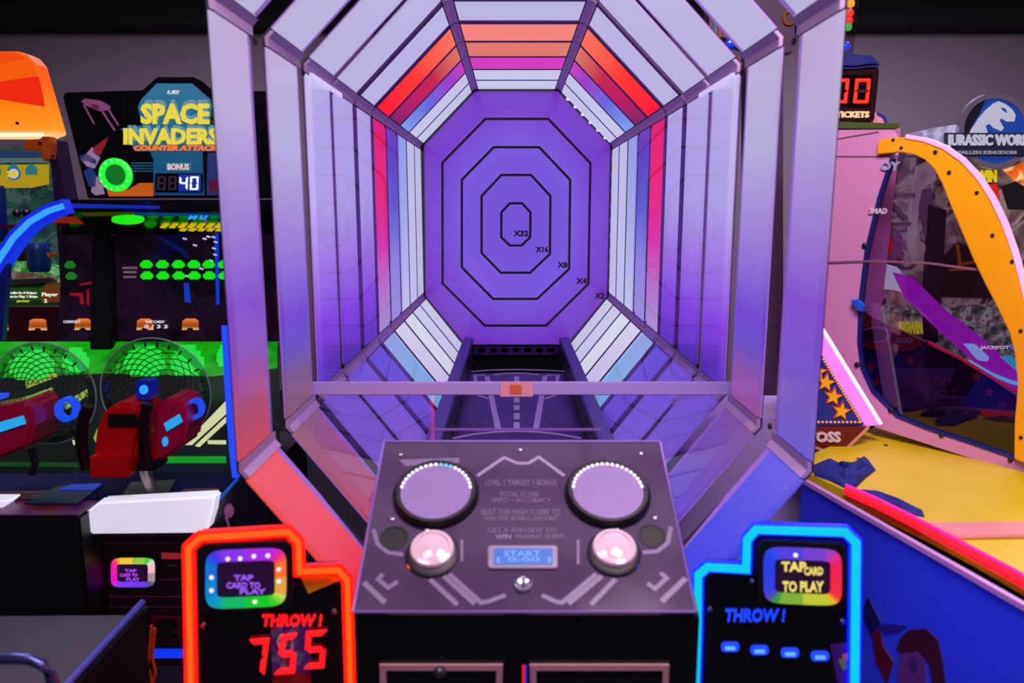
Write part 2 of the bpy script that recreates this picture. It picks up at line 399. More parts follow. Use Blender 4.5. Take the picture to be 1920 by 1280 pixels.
# target board
TB = frontal(YB)
OUT = [(890, 168), (1047, 168), (1147, 271), (1141, 556), (1065, 648), (871, 648), (795, 556), (792, 272)]
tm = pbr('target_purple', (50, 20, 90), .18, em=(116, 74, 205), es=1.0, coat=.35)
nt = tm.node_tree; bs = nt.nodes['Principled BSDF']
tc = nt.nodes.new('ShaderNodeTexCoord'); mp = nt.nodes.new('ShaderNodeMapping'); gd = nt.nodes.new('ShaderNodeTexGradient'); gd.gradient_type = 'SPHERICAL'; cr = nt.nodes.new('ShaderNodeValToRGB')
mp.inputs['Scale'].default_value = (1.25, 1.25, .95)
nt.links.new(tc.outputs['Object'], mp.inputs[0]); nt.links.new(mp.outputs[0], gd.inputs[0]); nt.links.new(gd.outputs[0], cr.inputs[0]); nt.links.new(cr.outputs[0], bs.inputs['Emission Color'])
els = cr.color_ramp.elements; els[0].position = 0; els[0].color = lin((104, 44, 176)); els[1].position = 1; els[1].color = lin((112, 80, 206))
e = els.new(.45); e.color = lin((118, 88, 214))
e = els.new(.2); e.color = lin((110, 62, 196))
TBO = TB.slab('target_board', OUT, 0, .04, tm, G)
INK = pbr('target_ink', (4, 3, 8), .4)
L4 = [[(829.6, 305), (910, 223), (1028, 223), (1107, 306), (1103, 532), (1024, 610), (909, 610), (830, 531)],
      [(866, 337), (925.6, 276), (1011, 276), (1069, 337), (1067, 504), (1007, 560), (924.5, 560), (866, 501)],
      [(903, 367.5), (940, 328), (995.7, 328), (1032, 367.5), (1031, 476), (994, 511), (939, 511), (903, 474)],
      [(940, 398), (956, 381), (979, 381), (994.6, 398), (994, 444.5), (978, 460), (956, 460), (940, 444.5)]]
for P in L4: ribbon('target_line', TB, [TB.l(*p) for p in P], .0085, .006, .001, INK, TBO, True)
ribbon('border_frame', TB, [TB.l(*p) for p in OUT], .013, .022, -.045, GLOSSBLACK, TBO, True)
for s, b in (('X32', (962, 432, 991, 443)), ('X16', (1004, 462, 1028, 473)), ('X8', (1045, 491, 1064, 502)), ('X4', (1080, 521, 1100, 532)), ('X2', (1115, 549, 1133, 560))):
    text('multiplier_text', s, TB, b, INK, TBO, .004, .004, .045)
DOT = emi('border_led', (225, 215, 250), 1.1)
for k in range(6):
    t = .18 + k * .14; x = 1047 + 100 * t; y = 168 + 103 * t
    TB.slab('border_led', rrect(x - 4, y - 3, x + 4, y + 3, 2.5, 2), .026, -.021, DOT, TBO)
for k in range(9):
    t = .1 + k * .1
    TB.slab('border_led', rrect(1147 - 6 * t - 1.6, 271 + 285 * t - 6, 1147 - 6 * t + 1.6, 271 + 285 * t + 6, 1.5, 2), .026, -.021, pbr('led_dim', (120, 70, 170), .4, em=(90, 40, 150), es=.6), TBO)

# lane, rails, ball grille
LZ = .50
LANEM = pbr('lane_surface', (32, 18, 48), .32, var=.15, scale=14, coat=.2)
RAILM = pbr('rail_metal', (86, 74, 150), .38, .35, var=.06)
lane = MB().box((CX - .33, 1.95, .46), (CX + .33, 5.02, LZ)).build('lane', LANEM, G)
for s in (-1, 1):
    x0, x1 = sorted((CX + s * .335, CX + s * .405))
    MB().box((x0, 1.98, .46), (x1, YB - .02, .64)).build('rail', RAILM, G, bevel=.004)
    MB().box((CX + s * .335 - .004, 2.0, .505), (CX + s * .335 + .004, YB - .03, .63)).build('rail_liner', BLACK, G)
pit = MB().box((CX - .33, 5.03, .30), (CX + .33, YB - .05, .34)).build('ball_pit', BLACK, G)
gr = MB(); gx0, gx1 = CX - .40, CX + .40; nh = 9; pw = (gx1 - gx0) / nh
gr.box((gx0, YB - .045, .562), (gx1, YB - .03, .568)); gr.box((gx0, YB - .045, .508), (gx1, YB - .03, .525))
for k in range(nh + 1):
    x = gx0 + pw * k; gr.box((max(gx0, x - .018), YB - .044, .525), (min(gx1, x + .018), YB - .031, .562))
gr.build('ball_grille', pbr('grille_violet', (84, 40, 130), .4, .3), G)
MARK = pbr('lane_paint', (176, 160, 206), .45)
LP = Plane((0, 0, LZ), (1, 0, 0), (0, 1, 0))
def mark(pts, hw): ribbon('lane_marking', LP, [LP.l(*p) for p in pts], hw, .003, .0003, MARK, lane)
mark([(913, 706), (934, 804)], .016); mark([(1022, 706), (1005, 804)], .016)
mark([(912, 704), (890, 704), (898, 742), (916, 748)], .012); mark([(1023, 704), (1046, 704), (1040, 742), (1022, 748)], .012)
for y0, y1 in ((706, 716), (722, 732), (746, 755), (760, 769), (775, 786), (792, 803)): mark([(968.5, y0), (969, y1)], .016)
mark([(925, 703), (945, 700.5), (968, 699.7), (990, 700.5), (1010, 703)], .012)
mark([(882, 697), (920, 694), (968, 693), (1016, 694), (1070, 697)], .012)
mark([(848, 822), (890, 814), (930, 810), (968, 808.5), (1006, 810), (1046, 814), (1090, 822)], .009)
body = MB().box((CX - .42, 1.9, 0), (CX + .42, YB, .29)).build('tunnel_base', BLACK, G)
MB().box((CX - .42, 1.9, .29), (CX - .40, YB, .46)).build('base_wall', BLACK, G)
MB().box((CX + .40, 1.9, .29), (CX + .42, YB, .46)).build('base_wall', BLACK, G)
MB().box((CX - .74, YB + .05, 0), (CX + .74, YB + .12, 2.45)).build('rear_panel', BLACK, G)

# clear guard across the throwing lane
GY = 2.50
GP = frontal(GY)
gpane = GP.slab('guard_pane', [(568, 741), (1391, 741), (1365, 800), (1225, 900), (730, 900), (590, 800)], 0, .006, CLEAR, G)
BAR = pbr('guard_edge', (170, 150, 205), .3)
GP.slab('guard_rail', [(567, 716), (1392, 716), (1391, 740), (568, 740)], .006, .012, BAR, G, bevel=.003)
st = GP.slab('caution_sticker', [(938, 715), (999, 715), (999, 742), (938, 742)], .009, -.0065, pbr('sticker_pink', (226, 150, 160), .5), G)
GP.slab('sticker_print', [(956, 720), (978, 720), (978, 737), (956, 737)], .0105, -.0092, pbr('sticker_orange', (214, 96, 60), .5), st)
for x in (576, 1380): MB().lathe(GP.h(x, 742), (0, -1, 0), [(.012, .0), (.012, .012), (.007, .016)], 14).build('guard_bolt', HOLE, G)
GP.slab('lower_rail', [(812, 803.5), (1128, 803.5), (1128, 807), (812, 807)], .004, .006, pbr('lower_edge', (120, 90, 160), .3), G)

# ---- control panel
PA = Vector((-.334, 1.446, .77)); PB = Vector((.386, 1.446, .77)); PC = Vector((-.334, 1.88, 1.005))
CPL = Plane(PA, PB - PA, PC - PA)
cpm = pbr('panel_print', (72, 56, 82), .16, coat=.35, var=.12, scale=8)
cab = MB().prism([(CX - .362, 1.45, 0), (CX - .362, 1.45, .755), (CX - .362, 1.88, .988), (CX - .362, 1.895, .988), (CX - .362, 1.895, 0)], (.724, 0, 0)).build('cabinet_body', GLOSSBLACK, G)
W_, D_ = .720, (PC - PA).length
panel = MB().prism([CPL.w(0, 0, 0), CPL.w(W_, 0, 0), CPL.w(W_, D_, 0), CPL.w(0, D_, 0)], CPL.n * -.016).build('control_panel', cpm, G, bevel=.003)
EDGE = pbr('panel_edge', (150, 120, 190), .25, .6)
for a, b in (((0, 0), (0, D_)), ((W_, 0), (W_, D_)), ((0, D_), (W_, D_)), ((0, 0), (W_, 0))):
    MB().tube([CPL.w(*a, .001), CPL.w(*b, .001)], .0035, 8).build('panel_trim', EDGE, panel)
def disc(name, px, py, rx, prof, m, parent, pl=CPL, n=32, smooth=True):
    """turned piece standing on a plane; rx = radius in photo pixels at that place, prof in units of it"""
    c = pl.h(px, py); R = (pl.h(px + rx, py) - c).length
    return MB().lathe(c, pl.n, [(a * R, b * R) for a, b in prof], n).build(name, m, parent, smooth)
SPK = pbr('speaker_grille', (138, 116, 164), .4, .1, var=.35, scale=260)
RUB = pbr('speaker_rubber', (10, 8, 12), .5)
LEDW = emi('speaker_led', (226, 214, 250), 2.6)
LEDC = emi('speaker_led_cyan', (90, 190, 220), 1.8)
GREYP = pbr('print_grey', (118, 102, 132), .35)
PALEP = pbr('print_pale', (150, 134, 164), .35)
for sx, cx_, cy_ in ((0, 818, 928), (1, 1139, 927)):
    sp = disc('speaker', cx_, cy_, 80, [(1.0, 0), (1.0, .1), (.92, .2), (.84, .2), (.82, .02)], RUB, panel)
    disc('speaker_cone', cx_, cy_, 66, [(1.0, .2), (.85, .17), (.6, .11), (.35, .06), (.18, .04), (0, .04)], SPK, sp)
    disc('dust_cap', cx_, cy_ + 20, 9, [(1, .3), (.95, .9), (.6, 1.25), (0, 1.35)], pbr('cap_silver', (190, 184, 205), .25, .5), sp)
    c = CPL.h(cx_, cy_); R = (CPL.h(cx_ + 65, cy_) - c).length
    for k in range(20):
        an = math.radians(8 + 164 * k / 19)
        p = c + CPL.r * (R * math.cos(an)) + CPL.u * (R * math.sin(an))
        MB().lathe(p, CPL.n, [(.0042, .014), (.0042, .018), (.002, .020)], 8).build('speaker_led', LEDC if (sx == 0 and k in (7, 8, 9)) else LEDW, sp)
BTN = pbr('button_plastic', (214, 188, 196), .12, coat=.6)
for cx_, cy_ in ((811, 1037), (1151, 1035)):
    b = disc('push_button', cx_, cy_ + 3, 50, [(1.0, 0), (1.0, .12), (.86, .2)], RUB, panel)
    disc('button_dome', cx_, cy_, 42, [(1.0, .2), (1.0, .34), (.93, .46), (.78, .5), (.72, .44), (.5, .52), (.2, .56), (0, .57)], BTN, b)
disc('bulb_glow', 769, 1062, 5, [(1, .2), (1, .9), (.5, 1.2)], emi('amber_bulb', (255, 80, 20), 1.6), panel)
disc('bulb_glow', 1192, 1060, 5, [(1, .2), (1, .9), (.5, 1.2)], emi('blue_bulb', (30, 70, 240), 1.6), panel)
for cx_, cy_ in ((739, 1008), (1222, 1004)):
    disc('cup_hole', cx_, cy_, 27, [(1.0, .0), (1.0, .05), (.86, .05), (.82, .012), (0, .012)], pbr('hole_black', (3, 3, 4), .6), panel)
for pts, hw, mm in (([(895, 892), (945, 858), (968, 868), (980, 869), (992, 868), (1010, 857), (1058, 892)], .0045, PALEP),
    ([(700, 992), (708, 1020), (728, 1036), (756, 1040)], .005, GREYP), ([(1258, 988), (1252, 1018), (1232, 1034), (1205, 1036)], .005, GREYP),
    ([(806, 1086), (858, 1134)], .0055, GREYP), ([(832, 1080), (890, 1132)], .0055, GREYP), ([(842, 1076), (902, 1130), (915, 1128), (948, 1116)], .005, GREYP),
    ([(1154, 1086), (1108, 1134)], .0055, GREYP), ([(1128, 1080), (1066, 1132)], .0055, GREYP), ([(1118, 1076), (1054, 1130), (1042, 1128), (1016, 1116)], .005, GREYP),
    ([(682, 1092), (722, 1130)], .006, GREYP), ([(1286, 1084), (1240, 1128)], .006, GREYP),
    ([(718, 1076), (709, 1086), (728, 1102), (746, 1090)], .005, GREYP), ([(1238, 1074), (1250, 1084), (1228, 1104), (1214, 1094)], .005, GREYP),
    ([(866, 1012), (866, 1052)], .003, GREYP), ([(1084, 1012), (1084, 1058)], .003, GREYP)):
    ribbon('printed_line', CPL, [CPL.l(*p) for p in pts], hw, .0012, .0002, mm, panel)
for s, bx in (('L', (728, 1076, 748, 1092)), ('R', (1208, 1070, 1230, 1092))):
    pass
INST = pbr('print_and_reflection_text', (116, 100, 128), .4)
for s, bx in (('LEVEL 1 TARGET 1 BONUS', (911, 900, 1044, 911)), ('TOTAL SCORE', (936, 922, 1010, 932)), ('SPEED + ACCURACY', (922, 934, 1032, 943)),
              ('BEAT THE HIGH SCORE TO', (903, 955, 1050, 966)), ('WIN THE BONUS AMOUNT', (908, 968, 1046, 977)), ('GET A BULLSEYE TO', (915, 990, 1042, 999)), ('WIN', (929, 1002, 958, 1011)), ('MAXIMUM TICKETS', (966, 1002, 1060, 1011))):
    text('instruction_text', s, CPL, bx, INST if s != 'WIN' else PALEP, panel, .0012, .001)
CPL.slab('speaker_surround', [(748, 862), (860, 858), (862, 868), (760, 874)], .0008, 0, GREYP, panel)
lcd = CPL.slab('lcd_frame', rrect(915, 1025, 1045, 1068, 6), .007, 0, pbr('lcd_bezel', (150, 136, 158), .3, .3), panel, bevel=.0015)
CPL.slab('lcd_screen', rrect(926, 1032, 1036, 1062, 3), .0085, -.007, emi('lcd_blue', (48, 110, 220), 1.0), lcd)
text('lcd_text', 'START', CPL, (945, 1037, 1013, 1047), emi('lcd_text', (130, 180, 250), 1), lcd, .009, .001)
text('lcd_text', '[ 0:00 ]', CPL, (932, 1049, 1032, 1059), emi('lcd_text', (130, 180, 250), 1), lcd, .009, .001)
lk = disc('key_lock', 981, 1097, 18, [(1, 0), (1, .3), (.85, .42), (.7, .3), (0, .3)], pbr('lock_chrome', (190, 185, 200), .2, .9), panel)
CPL.slab('key_slot', [(978, 1088), (984, 1088), (984, 1103), (978, 1103)], .0075, -.006, HOLE, lk)
for x, y in ((751, 851), (1202, 849), (975, 842), (800, 993), (1157, 992), (735, 972), (1228, 970)):
    disc('panel_screw', x, y, 6, [(1, 0), (.9, .4), (.4, .6), (0, .6)], SCREW, panel, n=12)
# lower front with its two ball doors
FP = frontal(1.45)
DF = pbr('door_trim', (206, 150, 160), .4, .2, var=.1)
for x0, x1 in ((712, 944), (992, 1254)):
    dr = FP.slab('ball_door', [(x0, 1238), (x1, 1238), (x1 - 14, 1560), (x0 + 14, 1560)], .006, 0, BLACK, cab)
    ribbon('door_trim', FP, [FP.l(x0 + 16, 1560), FP.l(x0 + 7, 1246), FP.l(x1 - 7, 1246), FP.l(x1 - 16, 1560)], .0065, .011, .0062, DF, cab)
    cx_ = (x0 + x1) / 2
MB().lathe(FP.h(826, 1252), (0, -1, 0), [(.014, .011), (.014, .02), (.008, .024)], 14).build('door_lock', SCREW, cab)
FP.slab('led_sliver', [(979, 1246), (984, 1246), (984, 1300), (979, 1300)], .004, 0, emi('sliver_red', (230, 30, 40), 1), cab)
FP.slab('led_sliver', [(985, 1246), (988, 1246), (988, 1300), (985, 1300)], .004, 0, emi('sliver_blue', (40, 40, 220), 1), cab)

# ---- score wings with neon outline
def wing(left):
    if left:
        p0 = at(352, 1150, 1.52); p1 = at(660, 1150, 1.60)
        line = [(351, 1330), (355, 1024), (377, 1003), (541, 993), (560, 1012), (562, 1067), (634, 1064), (651, 1083), (653, 1155), (657, 1330)]
        halo, core = (255, 5, 2), (255, 58, 6); nm = 'red'
    else:
        p0 = at(1305, 1150, 1.60); p1 = at(1612, 1150, 1.52)
        line = [(1304, 1330), (1308, 1167), (1309, 1073), (1327, 1058), (1398, 1062), (1400, 1007), (1417, 988), (1583, 993), (1603, 1013), (1611, 1330)]
        halo, core = (1, 9, 250), (0, 205, 235); nm = 'blue'
    p0 = Vector((p0.x, p0.y, 0)); p1 = Vector((p1.x, p1.y, 0))
    pl = Plane(p0, p1 - p0, (0, 0, 1))
    L = [pl.l(*p) for p in line]
    L[0] = Vector((L[0].x, .30)); L[-1] = Vector((L[-1].x, .30))
    outl = [pl.w(p.x, p.y, 0) for p in L]
    wg = MB().prism([pl.w(L[0].x, 0, 0)] + outl + [pl.w(L[-1].x, 0, 0)], pl.n * -.035).build('score_wing', GLOSSBLACK, G)
    hm = emi('neon_halo_' + nm, halo, 9.0 if left else 14.0); cm = emi('neon_core_' + nm, core, 3.0 if left else 1.0)
    ribbon('neon_channel', pl, L, .0125, .010, .0005, hm, wg)
    ribbon('neon_tube', pl, L, .0055 if left else .0085, .016, .0102, cm, wg)
    return wg, pl
wgL, plL = wing(True)
wgR, plR = wing(False)
def reader(wg, pl, outer, inner, cols, name='reader', corners=None):
    """tap-card reader: black bezel, rainbow light ring, small screen"""
    O = [pl.l(*p) for p in outer]; I = [pl.l(*p) for p in inner]
    return O, I
def card_reader(parent, pl, x0, y0, x1, y1, ringcols, tilt, lines, tcols, dots, rw=20):
    def T(x, y): return (x, y + tilt * (x - (x0 + x1) / 2))
    w_, h_ = x1 - x0, y1 - y0
    bz = pl.slab('reader_bezel', [T(*p) for p in rrect(x0 - rw * .6, y0 - rw * .6, x1 + rw * .6, y1 + rw * .6, rw)], .018, 0, RUB, parent, bevel=.003)
    # light ring: bulged rounded rectangle cut into coloured lengths
    n = 48; P = []
    for k in range(n):
        a = 2 * math.pi * k / n; c, s = math.cos(a), math.sin(a); e = .36
        P.append(T((x0 + x1) / 2 + w_ / 2 * math.copysign(abs(c) ** e, c), (y0 + y1) / 2 - h_ / 2 * math.copysign(abs(s) ** e, s)))
    Q = []
    for k in range(n):
        a = 2 * math.pi * k / n; c, s = math.cos(a), math.sin(a); e = .2
        Q.append(T((x0 + x1) / 2 + (w_ / 2 - rw - 1) * math.copysign(abs(c) ** e, c), (y0 + y1) / 2 - (h_ / 2 - rw) * math.copysign(abs(s) ** e, s)))
    fine = []
    for q in range(len(ringcols)):
        a_, b_ = ringcols[q], ringcols[(q + 1) % len(ringcols)]; fine += [a_, tuple((x + y) // 2 for x, y in zip(a_, b_))]
    ringcols = fine; nc = len(ringcols); per = n // nc
    for q in range(nc):
        mb = MB()
        for k in range(q * per, (q + 1) * per):
            j = (k + 1) % n
            mb.prism([pl.h(*P[k]) + pl.n * .022, pl.h(*P[j]) + pl.n * .022, pl.h(*Q[j]) + pl.n * .026, pl.h(*Q[k]) + pl.n * .026], pl.n * -.006)
        mb.build('light_ring', emi('ring_%d_%d_%d' % ringcols[q], ringcols[q], 1.0), parent)
    pl.slab('reader_screen', [T(*p) for p in rrect(x0 + rw + 3, y0 + rw + 2, x1 - rw - 3, y1 - rw - 2, 3)], .021, -.0175, pbr('reader_glass', (20, 8, 28), .15, em=(34, 12, 44), es=1), parent)
    for (s, b), c in zip(lines, tcols):
        text('reader_text', s, pl, (b[0], T(b[0], b[1])[1], b[2], T(b[0], b[3])[1]), emi('rt_%d_%d_%d' % c, c, 1.1), parent, .0225, .002, .03)
    for (x, y) in dots:
        MB().lathe(pl.h(*T(x, y)) + pl.n * .024, pl.n, [(.005, 0), (.004, .003), (0, .004)], 10).build('ring_led', emi('ring_led', (236, 226, 240), 1.3), parent)
RB = [(255, 110, 40), (240, 40, 130), (200, 30, 220), (130, 50, 230), (60, 50, 230), (20, 90, 220), (10, 130, 210), (10, 150, 200), (10, 160, 170), (20, 200, 40), (90, 215, 40), (200, 210, 90)]
card_reader(wgL, plL, 388, 1022, 538, 1130, RB, -.04, [('TAP', (441, 1068, 477, 1078)), ('CARD TO', (427, 1081, 490, 1092)), ('PLAY', (452, 1094, 500, 1104))], [(150, 90, 240)] * 3, [(430, 1037), (453, 1037), (478, 1034), (504, 1034), (400, 1070), (400, 1094), (524, 1060), (524, 1082), (480, 1118)])
RR = [(240, 30, 90), (220, 40, 150), (150, 60, 190), (80, 60, 220), (40, 70, 235), (30, 60, 230), (50, 60, 225), (80, 70, 190), (60, 150, 60), (190, 200, 50), (230, 180, 40), (245, 50, 40)]
card_reader(wgR, plR, 1430, 1020, 1575, 1124, RR, .04, [('TAP', (1463, 1046, 1509, 1064)), ('CARD', (1505, 1054, 1540, 1069)), ('TO PLAY', (1465, 1082, 1541, 1102))], [(240, 220, 110)] * 3, [(1489, 1032)])
REDD = emi('digit_red', (255, 16, 24), 2.2); BLUD = emi('digit_blue', (20, 60, 240), 1.6); BLUC = emi('digit_cyan', (90, 160, 255), 1.4)
text('score_text', 'THROW !', plL, (492, 1150, 604, 1172), REDD, wgL, .004, .003, .03, .15)
for ch, q in (('7', ((468, 1195), (506, 1192), (497, 1262), (488, 1262))), ('5', ((530, 1187), (558, 1184), (553, 1258), (514, 1260))), ('5', ((574, 1181), (614, 1178), (608, 1248), (570, 1250)))):
    q2 = q if ch != '7' else ((468, 1196), (506, 1193), (496, 1262), (458, 1264))
    digit('score_digit', ch, plL, q2, REDD, wgL, .26)
text('score_text', 'THROW !', plR, (1360, 1139, 1472, 1164), BLUD, wgR, .004, .003, .03, .15)
for x, y in ((1369, 1211), (1424, 1217), (1481, 1222), (1537, 1228)):
    plR.slab('score_dash', rrect(x - 17, y - 8, x + 17, y + 8, 7), .006, 0, BLUD, wgR)
    plR.slab('score_dash', rrect(x - 10, y - 2.5, x + 10, y + 3.5, 2.5), .009, -.0062, BLUC, wgR)
for pl, wg, S in ((plL, wgL, ((404, 1025), (517, 1017), (403, 1137), (516, 1126), (547, 1095), (626, 1145), (383, 1170))), (plR, wgR, ((1443, 1011), (1558, 1018), (1444, 1121), (1558, 1130), (1410, 1089), (1331, 1141), (1578, 1163)))):
    for x, y in S: MB().lathe(pl.h(x, y), pl.n, [(.007, 0), (.006, .005), (.003, .007), (0, .007)], 12).build('wing_screw', SCREW, wg)
# reflections in the glossy wings, painted on as coloured patches
plL.slab('wing_reflection', [(560, 1072), (628, 1072), (640, 1086), (578, 1112)], .0012, 0, pbr('reflection_yellow', (206, 160, 10), .5), wgL)
pb = plL.slab('wing_reflection', [(508, 1170), (580, 1170), (584, 1260), (510, 1262)], .0012, 0, art('reflection_art', [(0, (40, 16, 60)), (.45, (60, 20, 80)), (.55, (70, 70, 100)), (.62, (110, 20, 40)), (.8, (40, 14, 50))], 26, .35), wgL)
text('print_and_reflection_text', 'TO', plL, (519, 1186, 556, 1216), pbr('reflection_cream', (190, 160, 150), .5), wgL, .0022, .001, .03, mirror=True)  # mirrored letters of the reflection, painted on
plL.slab('wing_reflection', [(512, 1262), (580, 1260), (592, 1330), (508, 1330)], .0012, 0, pbr('reflection_red', (150, 20, 26), .5), wgL)
plR.slab('wing_reflection', [(1556, 1208), (1592, 1204), (1598, 1280), (1574, 1300)], .0012, 0, pbr('reflection_plum', (70, 24, 90), .5), wgR)
plR.slab('wing_reflection', [(1572, 1236), (1582, 1232), (1590, 1252), (1580, 1256)], .002, -.0013, pbr('reflection_green', (110, 150, 30), .5), wgR)
plR.slab('wing_reflection', [(1578, 1228), (1588, 1224), (1592, 1234), (1584, 1240)], .002, -.0013, pbr('reflection_orange', (220, 120, 20), .5), wgR)
#__PART2__
# ================================================================== SPACE SHOOTING GAME (left)
S = thing('shooting_game', 'space shooting game with green sprites on its dark screen and two red blasters', 'arcade game', (-1.35, 2.9, 0))
MY = 3.0; MQ = frontal(MY)
mq = MQ.slab('marquee', [(117, 180), (122, 173), (266, 169), (294, 144), (362, 144), (392, 169), (520, 171), (512, 372), (164, 372)], 0, .07, GLOSSBLACK, S, bevel=.004)
TEAL = grad('teal_plate', [(0, (14, 50, 92)), (.35, (12, 74, 104)), (.7, (20, 96, 124)), (1, (44, 104, 132))], 2, 1.0, base=(20, 60, 80))
MQ.slab('title_plate', [(295, 157), (361, 157), (394, 186), (398, 200), (393, 234), (432, 240), (404, 284), (380, 284), (380, 300), (384, 366), (289, 366), (289, 300), (283, 284), (255, 284), (228, 241), (268, 235), (260, 202), (265, 188)], .006, 0, TEAL, mq)
SHD = emi('letter_shadow', (104, 150, 168), .9); YEL = grad('letter_yellow', [(0, (236, 226, 10)), (.4, (222, 206, 50)), (.6, (214, 200, 70)), (1, (240, 222, 10))], 2, 1.0, base=(120, 110, 10))
text('letter_shadow', 'SPACE', MQ, (272, 187, 392, 226), SHD, mq, .010, .005, .03)
text('title_lettering', 'SPACE', MQ, (268, 195, 396, 234), YEL, mq, .017, .006, .04)
text('letter_shadow', 'INVADERS', MQ, (243, 235, 408, 265), SHD, mq, .010, .005, .03)
text('title_lettering', 'INVADERS', MQ, (236, 241, 413, 272), YEL, mq, .017, .006, .04)
text('title_lettering', 'COUNTER ATTACK', MQ, (255, 273, 412, 283), emi('letter_orange', (250, 110, 20), 1.1), mq, .017, .005, .04, .2)
text('maker_mark', 'UIS', MQ, (316, 170, 339, 177), emi('mark_white', (210, 216, 220), 1), mq, .010, .003, .03, .3)
MQ.slab('bonus_plate', rrect(313, 304, 361, 321, 3), .009, -.006, emi('bonus_plate', (40, 110, 130), .8), mq)
text('bonus_text', 'BONUS', MQ, (317, 307, 357, 319), emi('bonus_text', (226, 190, 196), 1), mq, .013, .003, .03)
MQ.slab('counter_window', rrect(293, 325, 382, 361, 3), .010, -.006, pbr('counter_black', (10, 6, 20), .2), mq)
MQ.slab('counter_glow', rrect(337, 327, 379, 359, 3), .0115, -.0102, emi('counter_blue', (10, 40, 150), 1), mq)
DIMD = emi('digit_unlit', (62, 44, 56), .6); WHD = emi('digit_white', (222, 234, 255), 1.6)
for ch, x0, x1, m in (('8', 298, 313, DIMD), ('8', 319, 333, DIMD), ('4', 339, 354, WHD), ('0', 359, 374, WHD)):
    digit('counter_digit', ch, MQ, ((x0 + 1, 331), (x1 + 1, 331), (x1, 356), (x0, 356)), m, mq, .2, .0125, .004)
sp = disc('marquee_speaker', 218, 328, 31, [(1, 0), (1, .12), (.9, .2), (.66, .2), (.62, .08)], emi('green_ring', (20, 225, 50), 1.3), mq, MQ)
disc('speaker_grille', 218, 328, 20, [(1, .13), (.4, .16), (0, .16)], pbr('green_grille', (10, 70, 24), .5, em=(6, 110, 26), es=.8, var=.4, scale=300), sp, MQ)
for a in range(14):
    x, y = 218 + 27 * math.cos(a * .449), 328 + 27 * math.sin(a * .449)
    MB().lathe(MQ.h(x, y) + MQ.n * .0125, MQ.n, [(.006, 0), (.004, .004), (0, .005)], 8).build('ring_led', emi('green_led', (120, 255, 130), 1.2), sp)
PINKP = pbr('art_mauve', (116, 66, 104), .5, em=(96, 50, 86), es=.7); REDP = pbr('art_red', (120, 22, 34), .5, em=(110, 16, 30), es=.7); BLUP = pbr('art_blue', (26, 44, 96), .5, em=(20, 40, 90), es=.7); PALE = pbr('art_pale', (150, 130, 160), .5, em=(110, 92, 120), es=.6); ORAP = pbr('art_orange', (180, 84, 10), .5, em=(170, 74, 6), es=.7)
for nm, P, m in (('printed_saucer', [(153, 190), (160, 185), (190, 189), (207, 199), (206, 207), (186, 208), (162, 198)], PINKP), ('printed_saucer', [(170, 195), (186, 197), (188, 206), (174, 204)], REDP),
                 ('printed_beam', [(156, 196), (159, 197), (178, 232), (176, 233)], PINKP), ('printed_beam', [(190, 208), (193, 207), (217, 244), (214, 245)], PINKP), ('printed_beam', [(203, 207), (206, 206), (224, 235), (221, 235)], PINKP),
                 ('printed_rocket', [(203, 257), (198, 272), (186, 294), (174, 284), (180, 274)], REDP), ('printed_rocket', [(163, 288), (174, 276), (188, 296), (178, 316), (164, 312), (154, 300)], PALE), ('printed_rocket', [(151, 292), (164, 288), (182, 300), (181, 309), (166, 302), (152, 302)], BLUP),
                 ('printed_rocket', [(158, 322), (170, 312), (182, 330), (180, 350), (168, 350)], BLUP), ('printed_rocket', [(176, 332), (192, 330), (196, 364), (180, 366), (172, 360)], PALE),
                 ('printed_ground', [(196, 342), (240, 356), (262, 343), (288, 343), (288, 368), (205, 368)], ORAP), ('printed_panel', [(390, 286), (420, 286), (424, 366), (388, 366)], BLUP), ('printed_panel', [(392, 338), (420, 334), (420, 356), (394, 360)], REDP)):
    MQ.slab(nm, P, .004 if nm != 'printed_rocket' else .005, 0, m, mq)
for k in range(40):   # punched dots around the bonus counter
    i, j = k % 10, k // 10; x = 248 + i * 4.4 + (j % 2) * 2; y = 306 + j * 5
    if x < 288: MQ.slab('printed_dot', circ(x, y, 1.4, 1.4, 6), .0045, 0, TEAL, mq)
# beam, hood and screens
BMP = frontal(2.94)
bm_ = BMP.slab('canopy_beam', [(120, 374), (512, 374), (512, 396), (124, 396)], 0, .22, GLOSSBLACK, S, bevel=.006)
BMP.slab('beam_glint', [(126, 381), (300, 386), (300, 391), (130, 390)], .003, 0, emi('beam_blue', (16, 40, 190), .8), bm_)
h0, h1 = at(0, 398, 2.98), at(0, 440, 3.22)
HP = Plane((0, h0.y, h0.z), (1, 0, 0), Vector((0, h1.y - h0.y, h1.z - h0.z)))
if HP.n.y > 0: HP.n = -HP.n
hood = HP.slab('screen_hood', [(104, 397), (512, 397), (512, 440), (116, 440)], 0, .02, GLOSSBLACK, S)
HP.slab('hood_reflection', [(150, 398), (250, 397), (250, 403), (160, 404)], .003, 0, pbr('hood_olive', (70, 76, 6), .3, em=(60, 70, 4), es=.6), hood)  # marquee colours mirrored in the hood, painted as thin glowing strips
HP.slab('hood_reflection', [(250, 397), (420, 400), (420, 404), (252, 403)], .003, 0, pbr('hood_blue', (20, 40, 110), .3, em=(14, 40, 120), es=.7), hood)
HP.slab('hood_ring_reflection', circ(240, 410, 31, 8.5, 24), .006, 0, emi('hood_green', (24, 220, 20), 1.2), hood)  # reflection of the green speaker ring, painted as a glowing ellipse
HP.slab('hood_reflection', [(100, 406), (142, 406), (158, 419), (96, 416)], .003, 0, pbr('hood_red', (150, 30, 20), .3, em=(150, 24, 14), es=.6), hood)
